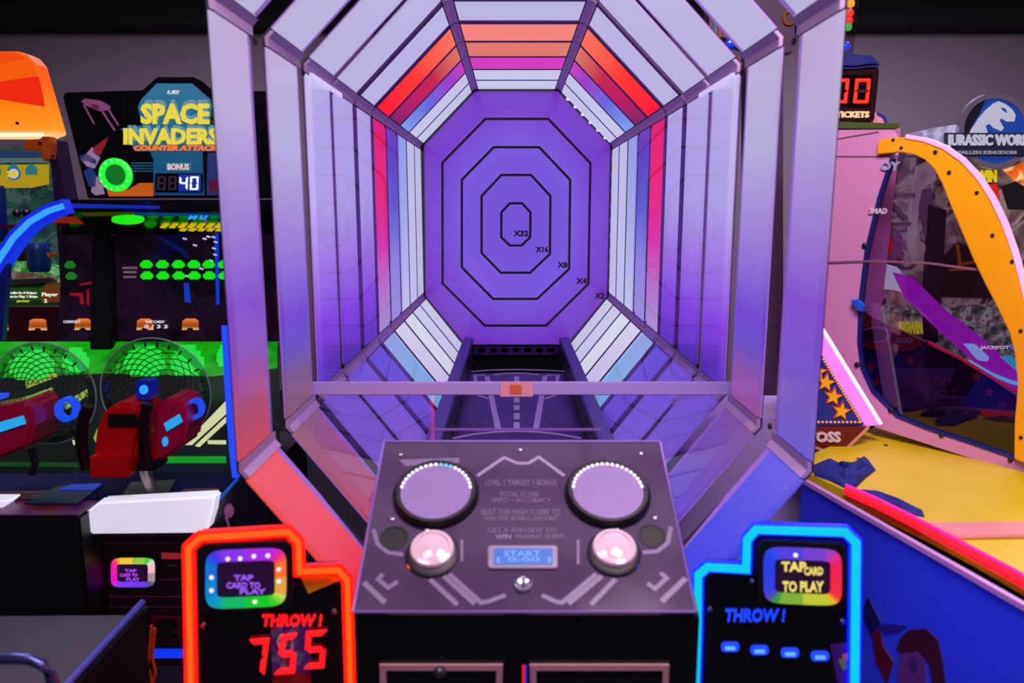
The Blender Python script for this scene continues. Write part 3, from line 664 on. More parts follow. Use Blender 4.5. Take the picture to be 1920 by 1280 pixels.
text('hood_text_reflection', 'M U', HP, (352, 402, 390, 409), emi('hood_cyan', (40, 140, 255), 1.2), hood, .005, .003, .05, .3)  # mirrored marquee light, painted as glowing letters
for k in range(7):
    x = 300 + k * 17; HP.slab('hood_yellow_reflection', [(x, 425), (x + 8, 418), (x + 18, 418), (x + 10, 426)], .005, 0, emi('hood_yellow', (210, 180, 10), .9), hood)  # reflection of the yellow title, painted as glowing slanted marks
    if k > 1: HP.slab('hood_yellow_reflection', [(x + 2, 431), (x + 8, 428), (x + 18, 428), (x + 12, 432)], .005, 0, emi('hood_yellow', (210, 180, 10), .9), hood)
SCY = 3.30; SP_ = frontal(SCY)
SCRM = art('screen_dark', [(0, (5, 4, 8)), (.45, (14, 8, 16)), (.6, (34, 16, 38)), (.72, (14, 9, 18)), (1, (8, 8, 10))], 3, .55, rough=.12, distort=1.5)  # faint lighter patches imitate reflections in the dark glass
scr = SP_.slab('upper_screen', [(214, 440), (520, 440), (520, 640), (212, 640)], 0, .05, SCRM, S)
scl = SP_.slab('side_screen', [(118, 440), (186, 440), (184, 640), (108, 640)], 0, .05, SCRM, S)
SP_.slab('screen_pillar', [(184, 438), (216, 438), (224, 700), (178, 700)], .05, 0, BLACK, S, bevel=.006)
GRN = emi('sprite_green', (20, 225, 10), 1.0); GRD = emi('sprite_reflection', (30, 120, 40), .8)
def blob(name, pl, cx, cy, w_, h_, m, parent, out=.006):
    """stepped lozenge of screen pixels"""
    rows = [.5, .8, 1, 1, .72]; mb = []
    L = []; Rr = []
    for i, f in enumerate(rows):
        y0 = cy - h_ / 2 + h_ * i / 5; y1 = y0 + h_ / 5
        L += [(cx - w_ / 2 * f, y0), (cx - w_ / 2 * f, y1)]; Rr += [(cx + w_ / 2 * f, y0), (cx + w_ / 2 * f, y1)]
    return pl.slab(name, L + Rr[::-1], out, 0, m, parent)
for x in (275, 305, 335, 364, 392, 421, 450):
    blob('screen_sprite', SP_, x, 495, 23, 15, GRN, scr); blob('screen_sprite', SP_, x + 1, 516, 23, 15, GRN, scr)
blob('screen_sprite', SP_, 132, 496, 20, 14, GRD, scl); blob('screen_sprite', SP_, 134, 517, 20, 14, GRD, scl)  # sprites mirrored in the side glass, painted as dim glowing shapes
ORB = grad('bunker_orange', [(0, (236, 190, 130)), (.3, (150, 66, 14)), (.65, (190, 84, 20)), (1, (226, 130, 70))], 2, 1.0, base=(60, 30, 10))
for x, p in ((272, scr), (357, scr), (156, scl)):
    SP_.slab('screen_bunker', [(x - 15, 618), (x - 14, 601), (x - 8, 597), (x + 9, 597), (x + 15, 601), (x + 16, 618), (x + 7, 618), (x + 4, 614), (x - 4, 614), (x - 7, 618)], .006, 0, ORB, p)
text('screen_text', 'TAP CARD', SP_, (274, 600, 310, 605), emi('screen_white', (210, 210, 215), 1), scr, .009, .002, .03)
text('screen_text', '0 / 3 3', SP_, (272, 608, 316, 615), emi('screen_white', (210, 210, 215), 1), scr, .009, .002, .03)
text('screen_text', 'CONTACT', SP_, (121, 600, 153, 605), emi('screen_white', (210, 210, 215), 1), scl, .009, .002, .03)
BEAM = emi('screen_blue', (10, 60, 210), .8); PX = emi('screen_lilac', (190, 180, 230), 1)
SP_.slab('screen_beam', [(402, 436), (410, 436), (412, 570), (406, 572)], .004, 0, BEAM, scr); SP_.slab('screen_beam', [(345, 530), (354, 530), (358, 568), (347, 566)], .004, 0, BEAM, scr)
SP_.slab('screen_beam', [(292, 412 + 30), (300, 442), (352, 470), (354, 486)], .003, 0, emi('screen_navy', (8, 22, 80), .8), scr)
for x, y in ((347, 446), (366, 458), (384, 446), (391, 442), (401, 437 + 6), (405, 452), (402, 464), (404, 476), (396, 487), (378, 502), (352, 516)):
    SP_.slab('screen_spark', [(x - 3, y - 1), (x + 4, y + 1), (x + 3, y + 4), (x - 4, y + 2)], .005, 0, PX, scr)
for y, w_ in ((502, 14), (510, 12), (519, 12)): SP_.slab('screen_spark', rrect(244 - w_, y - 2, 244 + w_, y + 2, 1.5), .004, 0, emi('screen_rose', (120, 90, 100), .8), scr)
RL = emi('screen_red', (150, 10, 30), .8)
for P in ([(150, 532), (184, 525), (185, 531), (150, 535)], [(132, 549), (155, 549), (158, 570), (152, 570), (150, 555), (132, 554)], [(163, 545), (167, 541), (168, 572), (164, 572)]): SP_.slab('screen_streak', P, .005, 0, RL, scl)
# sloping ground screen
g0, g1 = at(0, 884, 2.78), at(0, 640, 3.29)
GPn = Plane((0, g0.y, g0.z), (1, 0, 0), Vector((0, g1.y - g0.y, g1.z - g0.z)))
road = GPn.slab('ground_screen', [(-70, 640), (520, 640), (520, 884), (-70, 884)], 0, .04, art('road_dark', [(0, (6, 10, 8)), (.5, (20, 26, 24)), (1, (36, 42, 44))], 5, .7, rough=.2), S)
GFX = art('ground_green', [(0, (4, 60, 2)), (.4, (10, 110, 6)), (.6, (14, 150, 10)), (1, (6, 40, 4))], 7, 1.0, distort=1.5)
GPn.slab('ground_glow', [(-70, 641), (520, 641), (520, 690), (400, 706), (200, 700), (-70, 712)], .003, 0, GFX, road)
STR = emi('road_stripe', (206, 210, 160), 1.0); STG = emi('road_stripe_green', (150, 180, 60), .8)
for P, m in (([(424, 752), (424, 776), (360, 834), (345, 834)], STR), ([(424, 782), (424, 792), (374, 838), (366, 836)], STR), ([(196, 790), (182, 806), (176, 822), (180, 830), (206, 792)], STG),
             ([(48, 716), (108, 698), (108, 706), (50, 728)], STG), ([(62, 740), (100, 726), (98, 738), (64, 752)], STG), ([(120, 756), (164, 730), (164, 742), (124, 768)], STG), ([(136, 826), (156, 824), (156, 832), (138, 834)], STR), ([(390, 826), (424, 826), (424, 833), (390, 832)], STR)):
    GPn.slab('road_stripe', P, .004, 0, m, road)
GPn.slab('ground_line', [(300, 856), (424, 856), (424, 868), (300, 868)], .004, 0, emi('line_green', (10, 150, 30), .9), road)
GPn.slab('ground_line', [(-40, 866), (180, 868), (180, 876), (-40, 874)], .004, 0, emi('line_green_dim', (6, 60, 14), .9), road)
BG = emi('sprite_big', (30, 220, 60), 1.0)
for x, y, w_, h_ in ((272, 676, 76, 58), (352, 676, 62, 56), (60, 682, 84, 60), (143, 676, 50, 46), (420, 668, 26, 40)):
    blob('ground_sprite', GPn, x, y, w_, h_, BG, road, .008)
# deck, front light box, lower front
DKM = pbr('deck_mesh', (14, 18, 76), .75, var=.5, scale=160, spec=.15)
dz = .63
dk = [atz(-80, 886, dz), atz(446, 886, dz), atz(404, 934, dz), atz(-80, 934, dz)]
deck = MB().prism([(p.x, p.y, dz) for p in dk], (0, 0, -.04)).build('deck', DKM, S)
DP = Plane((0, 0, dz), (1, 0, 0), (0, 1, 0))
DP.slab('deck_print', [(-80, 940), (10, 922), (160, 920), (120, 942), (150, 938), (100, 975 - 10), (-80, 965)][:3] + [(150, 936), (-80, 936)], .003, 0, pbr('deck_wine', (70, 22, 40), .5, var=.3, scale=30), deck)
DP.slab('deck_print', [(345, 918), (410, 916), (400, 932), (330, 932)], .003, 0, pbr('deck_rust', (96, 44, 40), .5), deck)
LBX = pbr('light_box', (200, 200, 210), .3, em=(204, 202, 218), es=.92)
LB = frontal(2.36)
lbx = LB.slab('light_box', [(184, 941), (404, 929), (398, 962), (388, 996), (374, 1000), (166, 1002), (158, 998), (153, 966)], 0, .06, LBX, S, bevel=.008)
LB.slab('light_box', [(-60, 938), (20, 938), (0, 956), (-60, 975)], 0, .06, LBX, S, bevel=.004)
MB().box((at(-80, 1000, 2.44).x, 2.44, 0), (at(440, 1000, 2.44).x, 3.36, .585)).build('lower_cabinet', pbr('cabinet_plum', (26, 14, 24), .5, var=.2), S)
LF = frontal(2.44)
lf = LF.slab('front_panel', [(172, 1002), (396, 1002), (396, 1420), (172, 1420)], .012, 0, pbr('front_plum', (34, 16, 28), .45, var=.2), S)
LF.slab('front_stile', [(148, 968), (162, 968), (178, 1150), (166, 1150)], .02, 0, pbr('stile_violet', (92, 50, 110), .4), S)
for y in (1014, 1082, 1114, 1133): LF.slab('panel_groove', [(178, y), (345, y), (345, y + 2), (178, y + 2)], .0135, -.0121, pbr('groove_wine', (86, 44, 66), .5), lf)
for P, m in (([(306, 1032), (345, 1034), (345, 1044), (308, 1044)], emi('slot_red', (150, 34, 40), .8)), ([(318, 1055), (336, 1055), (336, 1059), (318, 1059)], METAL), ([(286, 1150), (345, 1152), (345, 1196), (290, 1196)], pbr('bag_wine', (84, 14, 26), .5)), ([(288, 1212), (346, 1212), (346, 1229), (288, 1229)], emi('slot_blue', (16, 50, 230), 1.1))):
    LF.slab('front_fitting', P, .016, -.0125, m, lf)
for x, y, a, b in ((316, 1166, 22, 12), (318, 1186, 22, 7)): LF.slab('front_fitting', circ(x, y, a, b, 18), .018, -.0162, HOLE, lf)
disc('front_lock', 231, 1105, 5, [(1, 0), (1, .6), (.6, .8), (0, .8)], SCREW, lf, LF, 12)
MB().box((at(-90, 1000, 2.30).x, 2.30, 0), (at(150, 1000, 2.30).x, 2.43, at(100, 968, 2.30).z)).build('step_box', BLACK, S, bevel=.01)
MB().box((at(-90, 1000, 2.30).x, 2.305, at(100, 968, 2.30).z + .0005), (at(148, 1000, 2.30).x, 2.43, at(100, 968, 2.30).z + .005)).build('step_top', art('step_art', [(0, (40, 14, 20)), (.45, (84, 30, 34)), (.55, (80, 26, 90)), (1, (20, 10, 30))], 9, .3), S)
card_reader(S, LF, 214, 1041, 295, 1095, [(240, 190, 190), (220, 220, 210), (60, 200, 60), (240, 200, 60), (250, 70, 90), (250, 30, 150), (240, 20, 190), (230, 30, 230), (140, 60, 240), (110, 60, 240), (90, 70, 150), (110, 100, 120)], 0, [('TAP', (240, 1061, 262, 1067)), ('CARD TO', (231, 1069, 264, 1075)), ('PLAY', (243, 1077, 268, 1083))], [(150, 70, 230), (180, 60, 220), (150, 70, 230)], [], 10)
# side panel with blue strip
SB = frontal(2.42)
sdp = SB.slab('side_panel', [(424, 400), (470, 400), (500, 985), (496, 1420), (388, 1420), (388, 1000), (392, 962), (446, 896), (436, 800)], 0, .04, pbr('side_black', (24, 18, 34), .35, coat=.2), S)
ribbon('edge_light', SB, [SB.l(*p) for p in ((424, 610), (427, 680), (432, 760), (438, 840), (444, 893))], .011, .012, .0005, emi('edge_blue', (24, 60, 225), 1.6), sdp)
ribbon('edge_light', SB, [SB.l(*p) for p in ((446, 896), (388, 962))], .006, .010, .0005, emi('edge_cyan', (16, 70, 170), .9), sdp)
SB.slab('side_emblem', circ(430, 957, 9, 13, 16), .004, 0, PINKP, sdp); SB.slab('side_emblem', [(422, 968), (427, 970), (432, 990), (430, 990)], .004, 0, PINKP, sdp)
AR = frontal(2.62)
arp = [(-40, 540), (-14, 508), (2, 482), (26, 446), (56, 416), (90, 396), (120, 386)]
ar = ribbon('arch_edge', AR, [AR.l(*p) for p in arp], .024, .0, -.05, emi('arch_blue', (8, 36, 210), 1.1), S)
ribbon('arch_tube', AR, [AR.l(*p) for p in arp], .0095, .006, .0005, emi('arch_cyan', (50, 150, 245), 1.2), ar)
AR.slab('arch_panel', [(-60, 560), (-40, 548), (-8, 516), (8, 486), (12, 500), (2, 640), (-60, 640)], -.005, .03, pbr('arch_navy', (14, 24, 110), .4), S)
# blasters
RED = pbr('blaster_red', (196, 8, 20), .3, coat=.4, var=.1); MAR = pbr('blaster_maroon', (160, 10, 60), .3, coat=.4, var=.1); CYA = emi('blaster_display', (30, 150, 215), 1.2); BLG = emi('blaster_blue', (20, 70, 225), 1.1)
def guard(cx, cy, r, Y, parent):
    pl = frontal(Y); c = pl.h(cx, cy); R_ = (pl.h(cx + r, cy) - c).length
    def cp(a, rr, o=0): return c + Vector((rr * math.cos(a), o, rr * math.sin(a)))
    gd_ = MB(); n = 48
    for k in range(n):
        a, b = 2 * math.pi * k / n, 2 * math.pi * (k + 1) / n
        gd_.prism([cp(a, R_), cp(b, R_), cp(b, R_ * .86), cp(a, R_ * .86)], (0, .006, 0))
    g_ = gd_.build('guard_ring', glass('guard_clear', (205, 225, 220), .05, .3, .05), parent)
    MB().tube([cp(2 * math.pi * k / n, R_) for k in range(n)], .0022, 6, True).build('guard_rim', pbr('rim_pale', (150, 175, 170), .3), g_)
    for k in range(26):
        a = 2 * math.pi * k / 26; MB().tube([cp(a, R_ * .93, -.004), cp(a, R_ * .84, -.004)], .0035, 5).build('net_peg', HOLE, g_)
    nt_ = MB()
    for k in range(18):
        for sg in (1, -1):
            a = 2 * math.pi * k / 18; P = []
            for q in range(9):
                t = q / 8; P.append(cp(a + sg * t * 1.9, R_ * (.85 - .6 * t), -.01 - .03 * t))
            nt_.tube(P, .0017, 4)
    o = nt_.build('guard_net', pbr('net_black', (6, 6, 7), .7), g_); o['kind'] = 'stuff'
    return g_
guard(292, 735, 103, 2.62, S); guard(82, 738, 98, 2.62, S)
BP = frontal(2.42)
b1 = BP.slab('blaster', [(190, 838), (194, 800), (206, 768), (228, 750), (262, 748), (272, 760), (276, 800), (268, 838), (264, 882), (192, 883)], .05, .12, RED, S, bevel=.012)
BP.slab('blaster_front', [(189, 842), (266, 840), (263, 882), (191, 883)], .075, -.045, RED, b1, bevel=.006)
BP.slab('blaster_recess', rrect(218, 768, 272, 792, 6), .054, -.0505, HOLE, b1)
b2 = BP.slab('blaster_shell', [(297, 756), (318, 744), (343, 743), (352, 760), (358, 792), (350, 832), (306, 862), (298, 850), (294, 800)], .03, .12, MAR, b1, bevel=.012)
BP.slab('blaster_display', [(316, 788), (344, 771), (350, 786), (322, 803)], .036, -.03, CYA, b1); BP.slab('blaster_display', circ(318, 822, 5, 9, 16), .036, -.03, CYA, b1)
BP.slab('blaster_tail', [(268, 800), (300, 812), (304, 858), (270, 872)], .02, .06, RED, b1, bevel=.006)
for P in ([(184, 752), (175, 776), (171, 806), (173, 838), (181, 868)], [(294, 748), (287, 778), (286, 812), (289, 842), (294, 866)]):
    MB().tube([BP.h(*p) + BP.n * .06 for p in P], .019, 10).build('blaster_grip', pbr('grip_black', (10, 7, 12), .4), b1, True)
BP.slab('blaster_base', [(266, 862), (302, 858), (302, 874), (266, 876)], .04, .05, BLACK, b1)
b3 = BP.slab('sight_screen', rrect(255, 714, 284, 748, 4), .0, .05, pbr('sight_blue', (8, 16, 90), .3, em=(6, 20, 120), es=.8), b1)
BP.slab('sight_mark', circ(270, 730, 8, 9, 10), .004, 0, emi('sight_cyan', (40, 150, 255), 1.2), b1)
ribbon('muzzle_ring', BP, [BP.l(*p) for p in circ(358, 771, 13, 16, 24)], .006, -.02, -.05, BLG, b1, True)
MB().tube([BP.h(268, 874), (BP.h(268, 874).x, BP.h(268, 874).y + .05, dz)], .018, 14, r2=.024).build('blaster_post', pbr('post_steel', (150, 140, 140), .3, .7), S, True)
DP.slab('mount_plate', [(218, 947), (246, 906), (330, 902), (304, 944)], .006, 0, pbr('mount_brown', (30, 22, 24), .4), S)
DP.slab('mount_plate', [(46, 946), (106, 914), (192, 912), (146, 946)], .006, 0, pbr('mount_blue', (12, 20, 74), .4), S)
DP.slab('deck_window', [(110, 922), (132, 912), (190, 910), (176, 922)], .009, 0, emi('deck_blue', (16, 50, 190), .7), S)
c1 = BP.slab('blaster', [(-60, 772), (0, 760), (62, 744), (72, 752), (81, 790), (70, 830), (0, 858), (-60, 880)], .05, .12, MAR, S, bevel=.012)
BP.slab('blaster_display', [(9, 786), (62, 771), (67, 786), (18, 802)], .056, -.05, CYA, c1); BP.slab('blaster_display', circ(3, 823, 8, 10, 18), .056, -.05, CYA, c1)
BP.slab('sight_screen', [(-10, 736), (18, 736), (16, 744), (-10, 750)], .04, 0, BLG, c1)
ribbon('muzzle_ring', BP, [BP.l(*p) for p in circ(112, 773, 17, 19, 24)], .007, -.03, -.06, BLG, c1, True)
MB().tube([BP.h(60, 842), BP.h(66, 868), BP.h(60, 888)], .012, 8).build('blaster_post', BLACK, S, True)

# ================================================================== TOY TARGET GAME (far left, behind)
N = thing('target_shooting_game', 'toy target shooting game with orange glowing top and yellow prize poster', 'arcade game', (-2.75, 4.1, 0))
NY = 3.75; NP = frontal(NY)
tp = NP.slab('glowing_top', [(-150, 96), (34, 96), (52, 103), (66, 120), (104, 250), (82, 258), (-150, 258)], 0, .1, grad('top_orange', [(0, (255, 214, 150)), (.10, (252, 150, 30)), (.35, (250, 130, 10)), (.7, (240, 84, 6)), (1, (236, 92, 10))], 2, 1.0, base=(120, 50, 10)), N, bevel=.006)
REDB = emi('top_red', (236, 36, 4), 1.0)
NP.slab('printed_ray', [(-150, 160), (0, 153), (72, 143), (80, 172), (0, 160), (-150, 175)][:4] + [(84, 200), (0, 186), (-150, 190)], .003, 0, REDB, tp)
NP.slab('printed_ray', [(-150, 110), (10, 98), (34, 100), (50, 110), (-150, 150)], .003, 0, emi('top_deep_orange', (244, 74, 6), .95), tp)
NP.slab('light_bar', [(-150, 249), (82, 249), (84, 256), (-150, 256)], .012, -.0005, emi('bar_warm', (255, 224, 190), 1.3), tp)
disc('top_screw', 33, 231, 3, [(1, 0), (1, .6), (0, .8)], HOLE, tp, NP, 10)
fm = NP.slab('window_frame', [(88, 262), (100, 262), (122, 380), (150, 640), (118, 640), (104, 420)], -.01, .12, pbr('frame_plum', (44, 20, 58), .4), N)
NP.slab('pistol_bracket', [(56, 273), (60, 264), (88, 262), (90, 257), (106, 258), (108, 270), (106, 300), (94, 303), (90, 300), (88, 284), (58, 283)], .05, 0, pbr('bracket_orange', (200, 90, 10), .4), N, bevel=.004)
for x, y in ((77, 268), (101, 292)): disc('bracket_bolt', x, y, 2.5, [(1, .0), (1, 2.0), (0, 2.2)], HOLE, fm, frontal(NY - .05), 8)
NB = frontal(NY + .3)
bk = NB.slab('backdrop', [(-120, 275), (104, 275), (125, 640), (-120, 640)], 0, .05, art('backdrop_art', [(0, (10, 26, 30)), (.38, (24, 50, 60)), (.5, (30, 80, 60)), (.58, (70, 100, 90)), (.66, (30, 34, 60)), (1, (90, 96, 70))], 9, .45, distort=1.2), N)
NB.slab('prize_poster', [(-120, 311), (92, 308), (92, 345), (60, 352), (-120, 354)], .012, 0, emi('poster_yellow', (188, 160, 10), .75), bk)
for x in (-6, 28, 62): NB.slab('poster_arch', circ(x, 322, 11, 14, 14, 0, 180) + [(x - 11, 328), (x + 11, 328)], .015, -.0125, emi('poster_teal', (40, 130, 130), .7), bk)
NB.slab('poster_top', [(-120, 296), (92, 296), (92, 305), (-120, 305)], .014, 0, emi('poster_grey', (96, 120, 130), .6), bk)
NB.slab('poster_top', [(-120, 284), (86, 284), (86, 294), (-120, 294)], .012, 0, emi('poster_blue', (20, 60, 120), .6), bk)
bd = NB.slab('score_badge', circ(31, 326, 12, 12, 24), .022, -.0155, emi('badge_blue', (30, 90, 190), .8), bk); NB.slab('badge_face', circ(31, 326, 9.5, 9.5, 24), .026, -.0222, emi('badge_pale', (190, 200, 200), .8), bk)
text('badge_text', '250', NB, (20, 321, 40, 332), emi('badge_yellow', (220, 190, 20), 1), bk, .030, .004, .04)
NB.slab('target_shelf', [(-20, 422), (60, 420), (60, 428), (-20, 430)], .05, 0, pbr('shelf_wine', (90, 10, 34), .4), N)
for x in (32, 50): disc('target_ball', x, 399, 8, [(1, .0), (.9, .4), (.5, .8), (0, 1)], pbr('ball_dark', (30, 20, 30), .2), bk, NB, 16)
NB.slab('blue_post', [(-40, 350), (11, 348), (16, 440), (8, 452), (-40, 452)], .16, 0, pbr('post_blue', (14, 30, 130), .35), N, bevel=.004)
NB.slab('post_edge', [(10, 374), (14, 374), (19, 434), (13, 436)], .165, -.155, emi('edge_orange', (230, 110, 60), .8), N)
br = MB().lathe(NB.h(92, 507) + NB.n * .08, (0, 0, 1), [(.046, 0), (.054, .02), (.056, .05), (.053, .08), (.056, .11), (.053, .145), (.046, .155), (0, .155)], 24).build('toy_barrel', pbr('barrel_blue', (16, 62, 130), .35), N, True)
text('barrel_text', 'NERF', frontal(NY + .16), (88, 473, 110, 483), pbr('barrel_orange', (200, 110, 30), .4), br, .006, .004, .03, .2)
disc('dark_tunnel', 46, 475, 18, [(1, .0), (1, .3), (.85, .3), (.8, .05), (0, .05)], pbr('tunnel_plum', (54, 8, 40), .4), N, NB, 24)
for k in range(18):
    a = 2 * math.pi * k / 18; x, y = 46 + 20 * math.cos(a), 475 + 21 * math.sin(a)
    NB.slab('tunnel_tooth', [(x + 3 * math.cos(a + 1.6), y + 3 * math.sin(a + 1.6)), (x - 5 * math.cos(a), y - 5 * math.sin(a)), (x - 3 * math.cos(a + 1.6), y - 3 * math.sin(a + 1.6))], .03, -.012, emi('tooth_lime', (130, 170, 40), .6), N)
NB.slab('grass_strip', [(28, 490), (70, 488), (112, 498), (112, 530), (30, 524)], .03, 0, art('grass_art', [(0, (10, 50, 10)), (.5, (30, 130, 40)), (.7, (150, 200, 150)), (1, (30, 90, 20))], 30, .7), N)
NB.slab('plank_strip', [(28, 506), (112, 516), (112, 530), (30, 530)], .04, 0, art('plank_art', [(0, (40, 24, 16)), (.5, (110, 84, 66)), (.7, (150, 140, 120)), (1, (60, 30, 20))], 24, .5), N)
SG = frontal(NY - .03)
sg = SG.slab('player_sign', [(-90, 532), (120, 530), (122, 572), (-90, 574)], 0, .03, pbr('sign_green', (36, 110, 30), .4), N)
SG.slab('sign_field', [(-80, 540), (74, 540), (82, 536), (84, 562), (-80, 566)], .003, 0, emi('sign_dark_green', (36, 74, 24), .7), sg); SG.slab('sign_field', [(88, 532), (118, 531), (118, 560), (110, 566), (78, 567), (80, 542)], .004, 0, emi('sign_brown', (110, 58, 20), .7), sg)
WT = emi('sign_white', (226, 222, 214), 1)
for s_, bx, m in (('Player', (80, 548, 110, 557), WT), ('2', (84, 560, 90, 567), WT), ('Credits In: 0 Swipes', (14, 546, 70, 552), WT), ('Cost to Play: 1 Swipe', (14, 553, 72, 559), WT), ('Join Now!', (33, 562, 56, 567), emi('sign_yellow', (220, 200, 20), 1))):
    text('sign_text', s_, SG, bx, m, sg, .007, .003, .03)
SG.slab('dart_rack', [(20, 524), (100, 520), (110, 528), (30, 534)], .02, 0, pbr('rack_grey', (60, 64, 56), .5), N)
NP.slab('lower_front', [(-150, 575), (112, 575), (125, 720), (130, 900), (-150, 900)], .01, .2, pbr('front_wine', (64, 10, 26), .5), N)
for x in (2, 74): NP.slab('front_arch', [(x - 17, 618), (x - 15, 600), (x - 9, 597), (x + 10, 597), (x + 15, 600), (x + 17, 618), (x + 7, 618), (x + 4, 614), (x - 4, 614), (x - 7, 618)], .016, -.011, ORB, N)
MB().box((at(-150, 600, 3.78).x, 3.8, 0), (at(120, 600, 3.78).x, 4.1, .9)).build('cabinet', BLACK, N)

# ================================================================== BOOTH COUNTER (front left)
B = thing('bench_seat', 'black game bench with blue-edged top in the near left corner', 'bench', (-1.1, 1.55, 0))
BZ = .52; BT = Plane((0, 0, BZ), (1, 0, 0), (0, 1, 0))
BTM = pbr('bench_top', (38, 35, 44), .5, var=.2, scale=20)
BT.slab('bench_top', [(-160, 1156), (236, 1153), (262, 1140), (90, 1330), (-160, 1330)], 0, .03, BTM, B)
e0, e1 = BT.h(268, 1136), BT.h(86, 1336)
MB().tube([e0 + Vector((0, 0, .012)), e1 + Vector((0, 0, .012))], .009, 10).build('edge_trim', pbr('trim_blue', (70, 76, 170), .3), B, True)
MB().prism([e0, e1, Vector((e1.x, e1.y, 0)), Vector((e0.x, e0.y, 0))], (.014, .0, 0)).build('side_board', pbr('bench_side', (12, 9, 16), .5), B)
f0 = BT.h(-160, 1156); MB().box((f0.x, e0.y - .04, 0), (e0.x - .03, e0.y - .0, BZ - .03)).build('back_board', BLACK, B)
QP = frontal(1.36)
MB().tube([QP.h(*p) for p in ((-70, 1236), (20, 1234), (58, 1236), (80, 1246), (94, 1264), (104, 1296), (106, 1420))], .011, 10).build('hand_bar', pbr('bar_chrome', (90, 96, 150), .2, .8), B, True)
CO = pbr('cable_orange', (170, 60, 14), .5)
for P in ([(250, 1165), (247, 1210), (244, 1240), (250, 1262), (254, 1300)], [(256, 1170), (252, 1225), (258, 1250), (250, 1290)]):
    MB().tube([frontal(e0.y - .0).h(*p) + Vector((.06, -.02, 0)) for p in P], .004, 6).build('cable', CO, B)

# ================================================================== TICKET GAME (pink and yellow, right)
K = thing('ticket_carnival_game', 'pink and yellow carnival ticket game with curved window and red ticket counter', 'arcade game', (1.6, 2.6, 0))
A_ = at(1555, 492, 3.0); B_ = at(1860, 508, 2.58)
PR = Plane((A_.x, A_.y, 0), (B_.x - A_.x, B_.y - A_.y, 0), (0, 0, 1))
PINK = pbr('pink_laminate', (208, 138, 182), .4, var=.04, scale=4)
YELL = pbr('yellow_plastic', (246, 168, 6), .35, var=.06, scale=5, coat=.2)
pk = PR.slab('pink_panel', [(1490, 244), (1672, 243), (1682, 262), (1670, 296), (1646, 370), (1622, 470), (1611, 560), (1608, 640), (1614, 690), (1634, 734), (1680, 782), (1740, 806), (1820, 832), (1908, 862), (2010, 890), (2010, 916), (1830, 862), (1640, 800), (1590, 700), (1545, 618), (1490, 560)], 0, .03, PINK, K)
ribbon('blue_edge', PR, [PR.l(*p) for p in ((1672, 296), (1648, 370), (1624, 470), (1613, 560), (1610, 640), (1616, 690), (1636, 734), (1682, 781), (1742, 805), (1822, 831), (1906, 860))], .005, .003, -.03, pbr('edge_navy', (22, 34, 104), .35), K)
ribbon('panel_seam', PR, [PR.l(*p) for p in ((1552, 492), (1640, 489), (1740, 493), (1860, 509))], .004, .004, .0002, pbr('seam_rose', (130, 80, 96), .5), K)
ribbon('panel_seam', PR, [PR.l(*p) for p in ((1560, 293), (1730, 293))], .002, .003, .0002, pbr('seam_rose', (130, 80, 96), .5), K)
ribbon('panel_seam', PR, [PR.l(*p) for p in ((1560, 262), (1648, 247))], .002, .003, .0002, pbr('seam_rose', (130, 80, 96), .5), K)
arch_o = [(1651, 264), (1672, 259), (1700, 258), (1735, 264), (1772, 278), (1806, 302), (1836, 334), (1862, 374), (1884, 420), (1902, 470), (1916, 520), (1932, 590)]
arch_i = [(1649, 290), (1690, 286), (1716, 290), (1738, 300), (1756, 318), (1770, 344), (1786, 384), (1806, 432), (1828, 484), (1850, 530), (1874, 576), (1896, 622), (1906, 660), (1912, 720), (1906, 790), (1905, 858)]
PR.slab('yellow_arch', arch_o + [(2010, 700), (2010, 880), (1960, 878)] + arch_i[::-1], .022, 0, YELL, K, bevel=.003)
ribbon('arch_light', PR, [PR.l(x + 3, y - 2) for x, y in arch_o[2:]], .007, .028, .0, emi('arch_pink', (250, 170, 220), 1.3), K)
PR.slab('curved_window', [(1672, 296)] + arch_i[1:] + [(1820, 831), (1740, 805), (1680, 781), (1636, 734), (1616, 690), (1610, 640), (1613, 560), (1624, 470), (1648, 370)], -.012, .016, glass('carnival_pane', (225, 215, 235), .0, .4, .03), K)
for x, y in ((1622, 460), (1608, 683), (1671, 769), (1766, 815), (1895, 862)): disc('panel_bolt', x, y, 5, [(1, 0), (1, .7), (.6, 1.0), (0, 1.0)], HOLE, K, PR, 12)
PRa = Plane(PR.o + PR.n * .0225, PR.r, (0, 0, 1))
for x, y in ((1690, 277), (1780, 323), (1861, 441), (1914, 620), (1914, 820), (1675, 262), (1754, 285), (1832, 361), (1898, 490)): disc('arch_bolt', x, y, 4 if x > 1700 else 3, [(1, 0), (1, .6), (0, .8)], HOLE, K, PRa, 10)
text('window_lettering', 'OY', PR, (1652, 303, 1690, 320), pbr('letter_silver', (150, 160, 190), .25), K, .006, .005, .04, .1)
text('window_lettering', 'GAME', PR, (1630, 390, 1665, 401), pbr('letter_cream', (210, 190, 190), .4), K, .006, .004, .04, mirror=True)
PR.slab('blue_clip', [(1600, 562), (1612, 560), (1624, 572), (1622, 584), (1612, 580)], .03, 0, pbr('clip_blue', (30, 90, 210), .3), K, bevel=.003)
